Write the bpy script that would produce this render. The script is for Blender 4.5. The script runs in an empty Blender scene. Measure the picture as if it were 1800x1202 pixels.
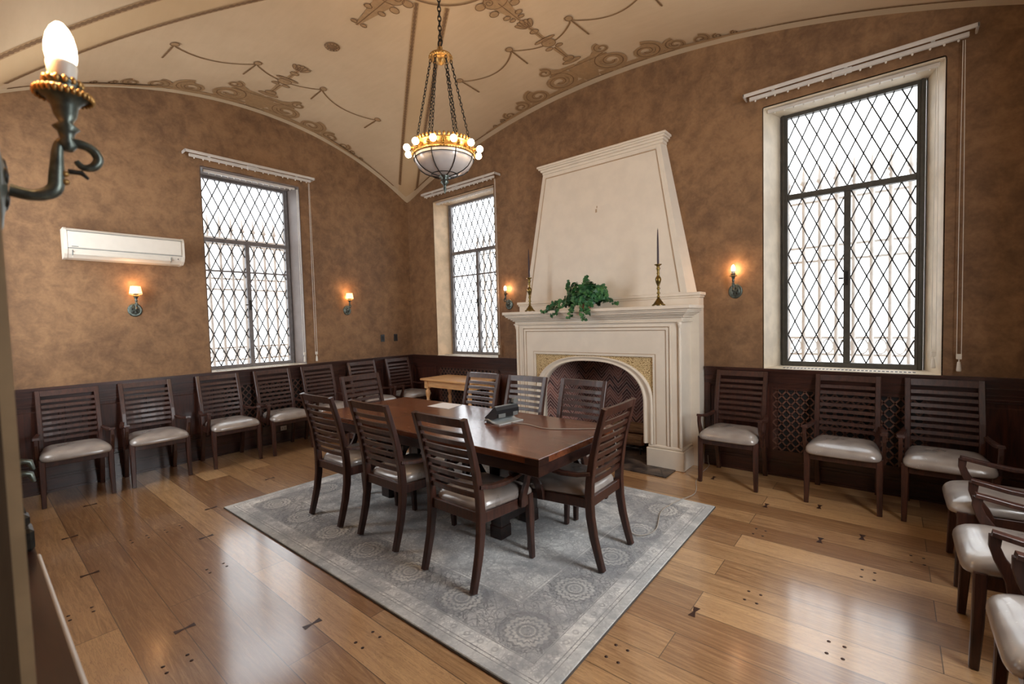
import bpy, math, random
from mathutils import Vector, Matrix, Euler
random.seed(7)
PI = math.pi
col = bpy.context.scene.collection
R = math.radians

# ------------------------------------------------------------------ node helper
class NT:
    def __init__(s, name, rough=0.5, color=(.5, .5, .5), metallic=0.0, spec=0.5, coat=0.0):
        s.m = bpy.data.materials.new(name); s.m.use_nodes = True
        s.t = s.m.node_tree; s.n = s.t.nodes; s.l = s.t.links
        s.b = s.n['Principled BSDF']
        s.set(s.b.inputs['Base Color'], color); s.set(s.b.inputs['Roughness'], rough)
        s.b.inputs['Metallic'].default_value = metallic
        s.b.inputs['Specular IOR Level'].default_value = spec
        s.b.inputs['Coat Weight'].default_value = coat
        s.b.inputs['Coat Roughness'].default_value = 0.12
    def set(s, sock, v):
        if isinstance(v, V): s.l.new(v.s, sock)
        elif hasattr(v, 'links'): s.l.new(v, sock)
        elif isinstance(v, (tuple, list)):
            sock.default_value = (*v, 1.0)[:4] if len(sock.default_value) == 4 else tuple(v)[:3]
        else: sock.default_value = v
    def node(s, typ, **kw):
        n = s.n.new(typ)
        for k, v in kw.items(): setattr(n, k, v)
        return n
    def coords(s, which='Object'):
        tc = s.node('ShaderNodeTexCoord'); sep = s.node('ShaderNodeSeparateXYZ')
        s.l.new(tc.outputs[which], sep.inputs[0]); s.tc = tc.outputs[which]
        return [V(s, sep.outputs[i]) for i in range(3)]
    def vec(s, x, y, z=0.0):
        c = s.node('ShaderNodeCombineXYZ')
        for i, v in enumerate((x, y, z)): s.set(c.inputs[i], v)
        return c.outputs[0]
    def noise(s, vec, scale, detail=4, rough=.55, dist=0.0):
        n = s.node('ShaderNodeTexNoise'); s.l.new(vec, n.inputs['Vector'])
        n.inputs['Scale'].default_value = scale; n.inputs['Detail'].default_value = detail
        n.inputs['Roughness'].default_value = rough; n.inputs['Distortion'].default_value = dist
        return V(s, n.outputs['Fac'])
    def voro(s, vec, scale, feature='DISTANCE_TO_EDGE'):
        n = s.node('ShaderNodeTexVoronoi', feature=feature); s.l.new(vec, n.inputs['Vector'])
        n.inputs['Scale'].default_value = scale
        return V(s, n.outputs['Distance'])
    def ramp(s, v, stops):
        n = s.node('ShaderNodeValToRGB'); s.set(n.inputs[0], v)
        e = n.color_ramp.elements
        while len(e) < len(stops): e.new(.5)
        for i, (p, c) in enumerate(stops):
            e[i].position = p; e[i].color = (*c, 1) if isinstance(c, tuple) else (c, c, c, 1)
        return n.outputs[0]
    def mix(s, f, a, b, mode='MIX'):
        n = s.node('ShaderNodeMix', data_type='RGBA', blend_type=mode)
        s.set(n.inputs[0], f); s.set(n.inputs[6], a); s.set(n.inputs[7], b)
        return n.outputs[2]
    def bump(s, h, strength=.3, dist=.01):
        n = s.node('ShaderNodeBump'); n.inputs['Strength'].default_value = strength
        n.inputs['Distance'].default_value = dist
        s.set(n.inputs['Height'], h); s.l.new(n.outputs[0], s.b.inputs['Normal'])
class V:
    def __init__(s, t, sock): s.t, s.s = t, sock
    def _o(s, op, o=None, o2=None, rev=False):
        n = s.t.node('ShaderNodeMath', operation=op)
        a, b = (o, s) if rev else (s, o)
        s.t.set(n.inputs[0], a)
        if b is not None: s.t.set(n.inputs[1], b)
        if o2 is not None: s.t.set(n.inputs[2], o2)
        return V(s.t, n.outputs[0])
    def __add__(s, o): return s._o('ADD', o)
    __radd__ = __add__
    def __sub__(s, o): return s._o('SUBTRACT', o)
    def __rsub__(s, o): return s._o('SUBTRACT', o, rev=True)
    def __mul__(s, o): return s._o('MULTIPLY', o)
    __rmul__ = __mul__
    def __truediv__(s, o): return s._o('DIVIDE', o)
    def abs(s): return s._o('ABSOLUTE')
    def lt(s, o): return s._o('LESS_THAN', o)
    def gt(s, o): return s._o('GREATER_THAN', o)
    def min(s, o): return s._o('MINIMUM', o)
    def max(s, o): return s._o('MAXIMUM', o)
    def frac(s): return s._o('FRACT')
    def floor(s): return s._o('FLOOR')
    def sin(s): return s._o('SINE')
    def cos(s): return s._o('COSINE')
    def sqrt(s): return s._o('SQRT')
    def atan2(s, o): return s._o('ARCTAN2', o)
    def pp(s, o): return s._o('PINGPONG', o)
    def sm(s, a, b):
        n = s.t.node('ShaderNodeMapRange', interpolation_type='SMOOTHSTEP')
        s.t.set(n.inputs[0], s); n.inputs[1].default_value = a; n.inputs[2].default_value = b
        return V(s.t, n.outputs[0])
    def line(s, c, w): return (s - c).abs().lt(w)

def srgb(r, g, b):
    f = lambda c: (c/255/12.92) if c <= 10 else ((c/255+.055)/1.055)**2.4
    return (f(r), f(g), f(b))

# ------------------------------------------------------------------ materials
M = {}
def plain(key, c, rough=.5, metallic=0, spec=.5, coat=0, var=.12, nscale=14, bump=0):
    t = NT(key, rough, c, metallic, spec, coat); t.coords()
    n = t.noise(t.tc, nscale, 4)
    t.set(t.b.inputs['Base Color'], t.mix(n.sm(.3, .7), tuple(x*(1-var) for x in c), tuple(min(1, x*(1+var)) for x in c)))
    if bump: t.bump(n, bump, .01)
    M[key] = t.m; return t

def wood(key, dark, light, rough=.35, coat=.3, scale=1.0, axis=0, contrast=1.0, spec=.5):
    t = NT(key, rough, light, 0, spec, coat); x, y, z = t.coords()
    c = [x*9*scale, y*9*scale, z*9*scale]; c[axis] = c[axis]*.09
    v = t.vec(*c)
    n = t.noise(v, 3.2, 6, .6, .7); n2 = t.noise(v, 14, 3, .6)
    f = (n*.75 + n2*.3).sm(.5-.22*contrast, .5+.28*contrast)
    t.set(t.b.inputs['Base Color'], t.mix(f, dark, light))
    t.set(t.b.inputs['Roughness'], n2*.12 + (rough-.05))
    t.bump(n2, .05, .003)
    M[key] = t.m; return t

# plaster wall, sponged brown
t = NT('wall_plaster', .62, spec=.35); t.coords()
n1 = t.noise(t.tc, 1.1, 3, .5, .3); n2 = t.noise(t.tc, 7, 6, .68, .4); n3 = t.noise(t.tc, 40, 3, .6)
f = (n1*.35 + n2*.52 + n3*.16).sm(.32, .72)
t.set(t.b.inputs['Base Color'], t.mix(f, srgb(104, 77, 55), srgb(155, 119, 84)))
t.bump(n2*.6+n3*.4, .12, .004); M['plaster'] = t.m
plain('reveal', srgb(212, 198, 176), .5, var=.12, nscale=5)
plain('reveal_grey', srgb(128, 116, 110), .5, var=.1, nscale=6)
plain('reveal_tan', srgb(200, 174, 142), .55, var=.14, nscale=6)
plain('cream', srgb(226, 216, 200), .42, var=.035, nscale=6, spec=.4)
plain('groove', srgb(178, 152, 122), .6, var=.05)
plain('white_plastic', srgb(222, 216, 204), .4, var=.02)
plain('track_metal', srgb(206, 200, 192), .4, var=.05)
plain('black_plastic', srgb(28, 28, 30), .35, var=.05)
plain('grey_plastic', srgb(120, 124, 122), .4, var=.05)
plain('screen', srgb(196, 202, 200), .2, var=.03)
plain('paper', srgb(235, 235, 236), .6, var=.01)
plain('cord_grey', srgb(176, 168, 158), .5, var=.03)
plain('bronze', srgb(96, 104, 98), .38, metallic=.8, var=.3, nscale=60)
plain('dark_bronze', srgb(52, 50, 46), .4, metallic=.7, var=.3, nscale=50)
plain('gilt', srgb(178, 140, 84), .38, metallic=.75, var=.3, nscale=70)
plain('brass', srgb(128, 108, 62), .28, metallic=.95, var=.25, nscale=40)
plain('candle', srgb(48, 24, 36), .45, var=.06)
plain('window_metal', srgb(74, 72, 66), .45, metallic=.2, var=.15, nscale=20)
plain('window_metal_pale', srgb(120, 116, 116), .45, metallic=.2, var=.15, nscale=20)
plain('lead', srgb(60, 58, 58), .5, metallic=.4, var=.1)
plain('iron_fence', srgb(225, 226, 226), .6, var=.1)
plain('pavement', srgb(210, 208, 204), .8, var=.08, nscale=3)
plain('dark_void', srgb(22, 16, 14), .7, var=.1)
plain('terracotta', srgb(148, 104, 74), .7, var=.12)
plain('log_end', srgb(196, 158, 120), .7, var=.12, nscale=30)
plain('hall_wall', srgb(120, 88, 62), .6, var=.1)
plain('ornament_line', srgb(122, 92, 62), .7, var=.1)
plain('ornament_fill', srgb(166, 134, 96), .7, var=.08, nscale=30)
wood('mahogany', srgb(38, 20, 17), srgb(84, 46, 34), .36, .35, 1.0, 2)
wood('mahogany_rail', srgb(36, 20, 17), srgb(72, 40, 31), .3, .35, 1.0, 0)
wood('chair_wood', srgb(38, 20, 15), srgb(78, 44, 32), .42, .2, 1.6, 2)
wood('table_wood', srgb(74, 38, 24), srgb(124, 72, 46), .24, .45, .55, 0, .8)
wood('table_dark', srgb(26, 16, 16), srgb(60, 36, 30), .3, .35, .8, 0)
wood('grille_wood', srgb(84, 56, 46), srgb(112, 78, 64), .4, .3, 1.0, 2)
plain('void', (.004, .003, .003), .8)
plain('casing', srgb(164, 138, 104), .6)
wood('casing_wood', srgb(64, 48, 34), srgb(92, 72, 50), .5, .0, 1.0, 2)
wood('pine', srgb(196, 142, 92), srgb(226, 182, 128), .4, .2, 1.2, 0)
wood('bark', srgb(92, 66, 46), srgb(150, 118, 88), .85, 0, 2.5, 0)

# ceiling plaster
t = NT('ceiling_plaster', .75, spec=.2); x, y, z = t.coords()
n = t.noise(t.vec(x*1.2, y*6, z), 3, 5, .6); n2 = t.noise(t.tc, 1.4, 4)
u = ((x-3.68)/3.68).abs(); v = ((y+2.465)/2.465).abs()
dg = (u-v).abs()*2.05
rr = ((x-3.68)*(x-3.68) + (y+2.465)*(y+2.465)).sqrt()
base = t.mix((n*.3+n2*.7).sm(.2, .8), srgb(194, 169, 137), srgb(211, 187, 155))
inrib = dg.lt(.15).max(rr.lt(.53))
base = t.mix(inrib*.55, base, srgb(196, 164, 120))
edge = ((x.min(7.36-x)).min((y*-1).min(y+4.93))).lt(.11)
base = t.mix(edge*.6, base, srgb(212, 196, 166))
t.set(t.b.inputs['Base Color'], base); M['ceiling'] = t.m

# plank floor
t = NT('oak_planks', .3, spec=.6, coat=1.0); t.b.inputs['Coat Roughness'].default_value = .15; t.b.inputs['Coat IOR'].default_value = 1.85; x, y, z = t.coords()
br = t.node('ShaderNodeTexBrick'); br.offset = .43; br.offset_frequency = 2; br.squash = 1.0
t.l.new(t.vec(x+.35, y+4.30, 0.0), br.inputs['Vector'])
br.inputs['Color1'].default_value = (0, 0, 0, 1); br.inputs['Color2'].default_value = (1, 1, 1, 1)
br.inputs['Mortar'].default_value = (.5, .5, .5, 1); br.inputs['Scale'].default_value = 1
br.inputs['Mortar Size'].default_value = .0022; br.inputs['Mortar Smooth'].default_value = .1
br.inputs['Brick Width'].default_value = 2.3; br.inputs['Row Height'].default_value = .215
tone = V(t, br.outputs['Color']); mort = V(t, br.outputs['Fac'])
row = (y*(1/.215)).floor()
g = t.vec(x*1.1 + tone*7, y*16 + tone*31, 0.0)
gr = t.noise(g, 2.2, 7, .62, 1.6); fine = t.noise(t.vec(x*6, y*150, 0.0), 2.0, 3, .6)
big = t.noise(t.tc, .9, 3)
f = (tone*.30 + gr*.55 + fine*.20).sm(.30, .74)
c = t.mix(f, srgb(138, 98, 62), srgb(218, 176, 126))
c = t.mix(((gr*9).frac().sm(.0, .3))*-.5+.5, c, srgb(112, 72, 46))
c = t.mix(big.sm(.45, .75)*.25, c, srgb(150, 104, 74))
c = t.mix(fine.sm(.5, .8)*.3, c, srgb(110, 72, 46))
c = t.mix(mort*.75, c, srgb(50, 32, 22))
t.set(t.b.inputs['Base Color'], c)
t.set(t.b.inputs['Roughness'], gr*.10 + fine*.08 + .24)
t.bump(fine*.4 + gr*.3 - mort*1.5, .08, .004); M['floor'] = t.m
plain('key_wood', srgb(62, 38, 30), .35, var=.1)

# slate hearth
t = NT('slate', .45); x, y, z = t.coords()
n = t.noise(t.tc, 5, 5, .65); vd = t.voro(t.vec(x, y, 0.0), 2.6)
c = t.mix(n.sm(.35, .7), srgb(42, 40, 42), srgb(112, 96, 84))
c = t.mix(vd.lt(.02)*.7, c, srgb(30, 26, 26)); t.set(t.b.inputs['Base Color'], c); M['slate'] = t.m

# chevron firebrick
t = NT('firebrick', .7, spec=.3); x, y, z = t.coords()
k = (x + y*.7).pp(.115)
w = (z - k*1.15)/.043
sid = w.floor(); fr = w.frac()
rnd = t.noise(t.vec(sid*3.7, (x*(1/.115)).floor()*5.1, 0.0), 1.3, 1)
c = t.mix(rnd.sm(.35, .65), srgb(84, 58, 58), srgb(160, 112, 102))
c = t.mix(t.noise(t.tc, 4, 4).sm(.4, .75)*.6, c, srgb(66, 56, 62))
mor = fr.lt(.17)
c = t.mix(mor*.9, c, srgb(206, 184, 172))
t.set(t.b.inputs['Base Color'], c); t.bump(mor*-1.0, .4, .004); M['firebrick'] = t.m

# satin seat
t = NT('seat_satin', .3, srgb(190, 180, 170), spec=.8, coat=.6); x, y, z = t.coords()
n = t.noise(t.tc, 5, 2, .5); s2 = t.noise(t.tc, 45, 3, .7)
c = t.mix(n.sm(.3, .7), srgb(130, 121, 115), srgb(164, 155, 147))
c = t.mix(s2.gt(.70)*.5, c, srgb(225, 222, 216))
t.set(t.b.inputs['Base Color'], c); t.set(t.b.inputs['Roughness'], n*.14+.22)
t.bump(n, .1, .01); M['satin'] = t.m

# rug
t = NT('rug_pile', .95, spec=.1); x, y, z = t.coords()
hx, hy = 1.685, 1.205
dx = hx - x.abs(); dy = hy - y.abs(); d = dx.min(dy)
side = dx.lt(dy)
run = side*(y/.4475) + (1-side)*(x/.4583)
wob = t.noise(t.tc, 7, 3)
s = ((run + .5).frac() - .5)*.452
q = d - .31
r = (s*s + q*q).sqrt(); ang = q.atan2(s)
pet = (ang*18).sin()*.006
ros = (r+pet)
ring = ros.line(.116, .007).max(ros.line(.082, .005)).max(r.line(.05, .007)).max(ros.line(.026, .005)).max(ros.lt(.009))
ring2 = ros.line(.100, .010).max(ros.line(.066, .008)).max(r.line(.038, .005))
halo = r.line(.135, .016)
inb = (d.gt(.16))*(d.lt(.46))
lines = d.line(.055, .003).max(d.line(.075, .003)).max(d.line(.155, .003)).max(d.line(.465, .003)).max(d.line(.485, .0018))
dots = ((((run*5).frac()-.5)*.09)*(((run*5).frac()-.5)*.09)+(d-.115)*(d-.115)).sqrt().line(.013, .005)
wv = t.vec(x + wob*.14, y + wob*.10, 0.0)
fl1 = t.voro(wv, 4.2).lt(.018); fl2 = t.voro(wv, 11).lt(.045); fl3 = t.voro(t.vec(x*1.0+.3*wob, y-.3*wob, 3.1), 22).lt(.07)
fieldp = (fl1*.55).max(fl2*.35).max(t.voro(t.vec(x+wob*.3, y-wob*.2, 7.0), 16).lt(.05)*.5)*d.gt(.485)
bordp = (fl3*.75).max(fl2*.5)*inb*r.gt(.13)
nz = t.noise(t.tc, 3.2, 6, .68, .4); nf = t.noise(t.tc, 24, 4, .7); nl = t.noise(t.vec(x*3, y*60, 0.0), 1.5, 3)
wear = (nz*.6+nf*.5).sm(.42, .68)
dark = ((fieldp*.75).max(bordp).max(lines*.9).max(dots*.45).max(ring*inb*.8))*(wear*.75+.2)
base = t.mix((nz*.7+nf*.35).sm(.42, .64), srgb(172, 174, 175), srgb(238, 238, 234))
base = t.mix(inb*.4, base, srgb(150, 152, 156))
base = t.mix(halo*inb*.3, base, srgb(118, 120, 124))
base = t.mix(ring2*inb*.6*(wear*.6+.4), base, srgb(216, 216, 210))
base = t.mix(t.voro(wv, 42).lt(.14)*.35*nf.sm(.4, .6), base, srgb(128, 130, 134))
base = t.mix(d.lt(.05)*.4, base, srgb(180, 184, 184))
tanp = (t.noise(t.vec(x*.7, y*.9, 5.0), 1.4, 3)).sm(.54, .66)*d.gt(.4)
base = t.mix(tanp*.35, base, srgb(164, 146, 122))
c = t.mix(dark*.78, base, srgb(88, 90, 94))
t.set(t.b.inputs['Base Color'], c); t.bump(nl*.4+nf*.6, .35, .006); M['rug'] = t.m
plain('rug_edge', srgb(90, 84, 80), .9)

# spandrel gilding
t = NT('gilt_relief', .5, spec=.4); t.coords()
vv = t.voro(t.tc, 60); nn = t.noise(t.tc, 40, 4)
t.set(t.b.inputs['Base Color'], t.mix((vv*6).sm(.1, .9), srgb(132, 102, 58), srgb(222, 198, 150)))
t.bump(vv, .8, .01); M['gilt_relief'] = t.m

# leaves
t = NT('ivy_leaf', .4, spec=.4); t.coords()
n = t.noise(t.tc, 16, 3, .6)
t.set(t.b.inputs['Base Color'], t.ramp(n, [(.3, srgb(22, 58, 36)), (.5, srgb(38, 92, 54)), (.68, srgb(86, 136, 76))])); M['leaf'] = t.m
plain('stem', srgb(88, 104, 60), .6)

def emis(key, c, e, base=None):
    t = NT(key, .3, base or c)
    t.b.inputs['Emission Color'].default_value = (*c, 1); t.b.inputs['Emission Strength'].default_value = e
    M[key] = t.m; return t
emis('bulb_lit', (1.0, .72, .42), 22.0)
emis('bulb_white', (1.0, .84, .62), 14.0)
emis('shade_lit', (1.0, .60, .26), 1.9, srgb(236, 214, 170))
# alabaster bowl
t = NT('alabaster', .15, srgb(214, 206, 200), spec=.6, coat=.5); t.coords(); n = t.noise(t.tc, 8, 4)
t.set(t.b.inputs['Base Color'], t.mix(n, srgb(196, 188, 184), srgb(228, 222, 216)))
t.b.inputs['Transmission Weight'].default_value = 0.0; M['alabaster'] = t.m
# window glass
m = bpy.data.materials.new('window_glass'); m.use_nodes = True; nt = m.node_tree; nt.nodes.clear()
o = nt.nodes.new('ShaderNodeOutputMaterial'); mx = nt.nodes.new('ShaderNodeMixShader'); tr = nt.nodes.new('ShaderNodeBsdfTransparent')
gl = nt.nodes.new('ShaderNodeBsdfGlossy'); gl.inputs['Roughness'].default_value = .05
tr.inputs['Color'].default_value = (.97, .98, .98, 1)
mx.inputs[0].default_value = .05
nt.links.new(tr.outputs[0], mx.inputs[1]); nt.links.new(gl.outputs[0], mx.inputs[2]); nt.links.new(mx.outputs[0], o.inputs[0])
M['glass'] = m

# ------------------------------------------------------------------ mesh builder
class MB:
    def __init__(s): s.v = []; s.f = []; s.mi = []; s.sm = []; s.m = []
    def _m(s, m):
        if m not in s.m: s.m.append(m)
        return s.m.index(m)
    def add(s, vs, fs, m, smooth=False):
        b = len(s.v); s.v += [tuple(v) for v in vs]; k = s._m(m)
        for f in fs: s.f.append(tuple(b+i for i in f)); s.mi.append(k); s.sm.append(smooth)
    def box(s, x0, x1, y0, y1, z0, z1, m):
        vs = [(x, y, z) for z in (z0, z1) for y in (y0, y1) for x in (x0, x1)]
        s.add(vs, [(0, 2, 3, 1), (4, 5, 7, 6), (0, 1, 5, 4), (2, 6, 7, 3), (0, 4, 6, 2), (1, 3, 7, 5)], m)
    def bbox(s, x0, x1, y0, y1, z0, z1, m, b=.004):
        """box with chamfered edges (all twelve)"""
        xs = (x0, x0+b, x1-b, x1); ys = (y0, y0+b, y1-b, y1); zs = (z0, z0+b, z1-b, z1)
        vs = []; idx = {}
        for i in range(4):
            for j in range(4):
                for k in range(4):
                    if sum(a in (0, 3) for a in (i, j, k)) == 1:
                        idx[i, j, k] = len(vs); vs.append((xs[i], ys[j], zs[k]))
        F = []; I = lambda *a: idx[a]
        for a in (0, 3):
            F.append((I(a, 1, 1), I(a, 2, 1), I(a, 2, 2), I(a, 1, 2))); F.append((I(1, a, 1), I(2, a, 1), I(2, a, 2), I(1, a, 2)))
            F.append((I(1, 1, a), I(2, 1, a), I(2, 2, a), I(1, 2, a)))
        for a in (0, 3):
            for c in (0, 3):
                a1 = 1 if a == 0 else 2; c1 = 1 if c == 0 else 2
                F.append((I(a, c1, 1), I(a, c1, 2), I(a1, c, 2), I(a1, c, 1)))
                F.append((I(a, 1, c1), I(a, 2, c1), I(a1, 2, c), I(a1, 1, c)))
                F.append((I(1, a, c1), I(2, a, c1), I(2, a1, c), I(1, a1, c)))
                for e in (0, 3):
                    e1 = 1 if e == 0 else 2
                    F.append((I(a, c1, e1), I(a1, c, e1), I(a1, c1, e)))
        s.add(vs, F, m)
    def loft(s, rings, m, smooth=False, caps=True, closed=True):
        n = len(rings[0]); vs = [p for r in rings for p in r]; F = []
        for i in range(len(rings)-1):
            for j in range(n if closed else n-1):
                a = i*n+j; b = i*n+(j+1) % n; F.append((a, b, b+n, a+n))
        s.add(vs, F, m, smooth)
        if caps and closed:
            s.add(rings[0], [tuple(range(n))[::-1]], m); s.add(rings[-1], [tuple(range(n))], m)
    def tube(s, pts, r, m, n=8, caps=True):
        pts = [Vector(p) for p in pts]; rs = r if isinstance(r, (list, tuple)) else [r]*len(pts)
        rings = []; up = None
        for i, p in enumerate(pts):
            d = (pts[min(i+1, len(pts)-1)] - pts[max(i-1, 0)]).normalized()
            if up is None:
                up = Vector((0, 0, 1)) if abs(d.z) < .9 else Vector((1, 0, 0))
            a = d.cross(up)
            if a.length < 1e-5: a = d.cross(Vector((0, 1, 0)))
            a.normalize(); b = a.cross(d).normalized(); up = b
            rings.append([p + rs[i]*(math.cos(2*PI*k/n)*a + math.sin(2*PI*k/n)*b) for k in range(n)])
        s.loft(rings, m, True, caps)
    def lathe(s, prof, c, m, n=20, axis='z', caps=True):
        c = Vector(c); rings = []
        for r, h in prof:
            ring = []
            for k in range(n):
                a = 2*PI*k/n; u, v = r*math.cos(a), r*math.sin(a)
                ring.append(c + (Vector((u, v, h)) if axis == 'z' else Vector((u, h, v)) if axis == 'y' else Vector((h, u, v))))
            rings.append(ring)
        s.loft(rings, m, True, caps)
    def rect(s, pts, ws, hs, m, side=Vector((1, 0, 0))):
        """rectangular section swept along pts; side = width direction"""
        pts = [Vector(p) for p in pts]; rings = []
        for i, p in enumerate(pts):
            d = (pts[min(i+1, len(pts)-1)] - pts[max(i-1, 0)]).normalized()
            sd = (side - side.dot(d)*d).normalized(); nn = sd.cross(d).normalized()
            w = (ws[i] if isinstance(ws, list) else ws)/2; h = (hs[i] if isinstance(hs, list) else hs)/2
            b = min(w, h)*.25
            rings.append([p+sd*(-w+b)-nn*h, p+sd*(w-b)-nn*h, p+sd*w-nn*(h-b), p+sd*w+nn*(h-b),
                          p+sd*(w-b)+nn*h, p+sd*(-w+b)+nn*h, p-sd*w+nn*(h-b), p-sd*w-nn*(h-b)])
        s.loft(rings, m)
    def ell(s, c, rx, ry, rz, m, n=12, k=8):
        c = Vector(c); rings = []
        for i in range(k+1):
            a = -PI/2 + PI*i/k; q = max(math.cos(a), .02)
            rings.append([c + Vector((rx*q*math.cos(2*PI*j/n), ry*q*math.sin(2*PI*j/n), rz*math.sin(a))) for j in range(n)])
        s.loft(rings, m, True)
    def build(s, name, parent=None, loc=None, rz=0, bevel=0):
        me = bpy.data.meshes.new(name); me.from_pydata(s.v, [], s.f)
        for k in s.m: me.materials.append(M[k])
        me.polygons.foreach_set('material_index', s.mi); me.polygons.foreach_set('use_smooth', s.sm)
        me.update()
        import bmesh as _b
        bm = _b.new(); bm.from_mesh(me); _b.ops.recalc_face_normals(bm, faces=bm.faces); bm.to_mesh(me); bm.free()
        ob = bpy.data.objects.new(name, me); col.objects.link(ob)
        if parent: ob.parent = parent
        if loc: ob.location = loc
        if rz: ob.rotation_euler.z = rz
        return ob
def smooth(P, rs):
    P = [Vector(p) for p in P]; out = []; rr = []
    for i in range(len(P)-1):
        p0, p1, p2, p3 = P[max(i-1, 0)], P[i], P[i+1], P[min(i+2, len(P)-1)]
        for k in range(5):
            t = k/5; out.append(.5*((2*p1)+(-p0+p2)*t+(2*p0-5*p1+4*p2-p3)*t*t+(-p0+3*p1-3*p2+p3)*t**3)); rr.append(rs[i]+(rs[i+1]-rs[i])*t)
    return out+[P[-1]], rr+[rs[-1]]
def tag(o, label=None, cat=None, group=None, kind=None):
    if label: o['label'] = label
    if cat: o['category'] = cat
    if group: o['group'] = group
    if kind: o['kind'] = kind
    return o
def empty(name, loc=(0, 0, 0), rz=0, **k):
    o = bpy.data.objects.new(name, None); col.objects.link(o); o.location = loc; o.rotation_euler.z = rz
    return tag(o, **k) if k else o
def copy_tree(o, parent=None):
    c = o.copy(); col.objects.link(c)
    if parent: c.parent = parent
    for ch in [x for x in bpy.data.objects if x.parent == o]: copy_tree(ch, c)
    return c

# ------------------------------------------------------------------ room measures
LX, LY = 7.36, 4.93
ax, by = LX/2, LY/2
ZS, RISE = 3.59, .76
def arc(d, a):
    rr = (a*a+RISE*RISE)/(2*RISE); d = min(abs(d), a)
    return ZS + math.sqrt(rr*rr-d*d) - (rr-RISE)
fA = lambda x: arc(x-ax, ax)
fB = lambda y: arc(y+by, by)
def vault(x, y):
    a, b = fA(x), fB(y); k = .07
    return max(a, b) + max(0, k-abs(a-b))**2/(4*k)

# ------------------------------------------------------------------ setting
mb = MB(); mb.box(-.45, LX+.45, -LY-1.6, .45, -.1, 0, 'floor')
floor = tag(mb.build('floor'), 'wide oak plank floor with dark butterfly keys', kind='structure')
# butterfly keys and pegs
rowy = [-4.30 + .215*k for k in range(-3, 20)]
keys = [(2.41, -4.515), (3.29, -4.73), (1.57, -4.515), (.82, -4.30), (3.55, -4.30), (5.59, -.86), (5.93, -.645), (6.22, -1.075), (6.0, -1.29), (5.06, -.43),
        (5.58, -2.58), (2.43, -3.87), (1.83, -3.655), (4.05, -3.87), (1.45, -3.01), (1.2, -2.365), (4.6, -4.085)]
for x, y in keys:
    y = min(rowy, key=lambda r: abs(r-y))
    mb = MB(); w, h = .019, .046
    P = [(-w, -h), (w, -h), (w*.28, 0), (w, h), (-w, h), (-w*.28, 0)]
    mb.add([(x+a, y+b, .0012) for a, b in P], [(0, 1, 2, 5), (5, 2, 3, 4)], 'key_wood')
    mb.build('butterfly_key', floor)
pegs = [(2.05, -4.19), (2.05, -3.98), (2.93, -4.62), (5.65, -1.40), (6.5, -1.24), (6.27, -1.62), (5.79, -2.26), (4.39, -3.76), (5.40, -3.1), (6.18, -2.47), (3.82, -4.40), (3.0, -3.98)]
for x, y in pegs:
    for a in (-.03, .03):
        for b in (-.048, .048):
            mb = MB(); mb.lathe([(.008, 0), (.008, .0013), (.001, .0014)], (x+a, y+b, 0), 'key_wood', 10); mb.build('floor_peg', floor)

def wall_cells(mb, x0, x1, holes, top, y0, y1, m, swap=None, step=.16):
    """holes: (xa, xb, za, zb). columns of boxes; swap maps (u, v, z) to world"""
    xs = {x0, x1}
    for h in holes: xs |= {h[0], h[1]}
    n = int((x1-x0)/step)
    for i in range(n+1): xs.add(x0+(x1-x0)*i/n)
    xs = sorted(xs); xs = [x for i, x in enumerate(xs) if i == 0 or x-xs[i-1] > 1e-4]
    T = swap or (lambda u, v, z: (u, v, z))
    for a, b in zip(xs, xs[1:]):
        mid = (a+b)/2; hs = sorted([(h[2], h[3]) for h in holes if h[0] <= mid <= h[1]])
        z = 0.0; segs = []
        for ha, hb in hs:
            if ha > z: segs.append((z, ha, ha))
            z = hb
        segs.append((z, top(a), top(b)))
        for zl, ta, tb in segs:
            vs = [T(*p) for p in ((a, y0, zl), (b, y0, zl), (b, y0, tb), (a, y0, ta), (a, y1, zl), (b, y1, zl), (b, y1, tb), (a, y1, ta))]
            mb.add(vs, [(0, 1, 2, 3), (7, 6, 5, 4), (0, 4, 5, 1), (3, 2, 6, 7), (0, 3, 7, 4), (1, 5, 6, 2)], m)
WZ0, WZ1 = 1.03, 3.50
XR, XS, YL, XN = 6.04, 1.315, -2.45, .95
WALLT = .34
mb = MB()
wall_cells(mb, 0, LX, [(XS-.655, XS+.655, WZ0, WZ1), (XR-.63, XR+.63, WZ0, WZ1), (3.0, 4.44, 0, 1.2)], lambda x: fA(x)+.02, 0, WALLT, 'plaster')
wall_back = tag(mb.build('wall_back'), 'sponged brown plaster wall with fireplace and two windows', kind='structure')
mb = MB()
wall_cells(mb, -LY-.0, 0, [(YL-.59, YL+.59, WZ0, WZ1)], lambda y: fB(y)+.02, 0, -WALLT, 'plaster', swap=lambda u, v, z: (v, u, z))
wall_left = tag(mb.build('wall_left'), 'sponged brown plaster wall with one tall window', kind='structure')
mb = MB()
wall_cells(mb, -LY, 0, [(YL-.59, YL+.59, WZ0, WZ1)], lambda y: fB(y)+.02, LX, LX+WALLT, 'plaster', swap=lambda u, v, z: (v, u, z))
tag(mb.build('wall_right'), 'brown plaster wall behind the foreground chairs', kind='structure')
DX0, DX1, DH = 5.60, 7.05, 3.3
mb = MB()
wall_cells(mb, 0, LX, [(XN-.655, XN+.655, WZ0, WZ1), (DX0, DX1, 0, DH)], lambda x: fA(x)+.02, -LY, -LY-WALLT, 'plaster')
tag(mb.build('wall_front'), 'near brown plaster wall with doorway opening', kind='structure')
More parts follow.
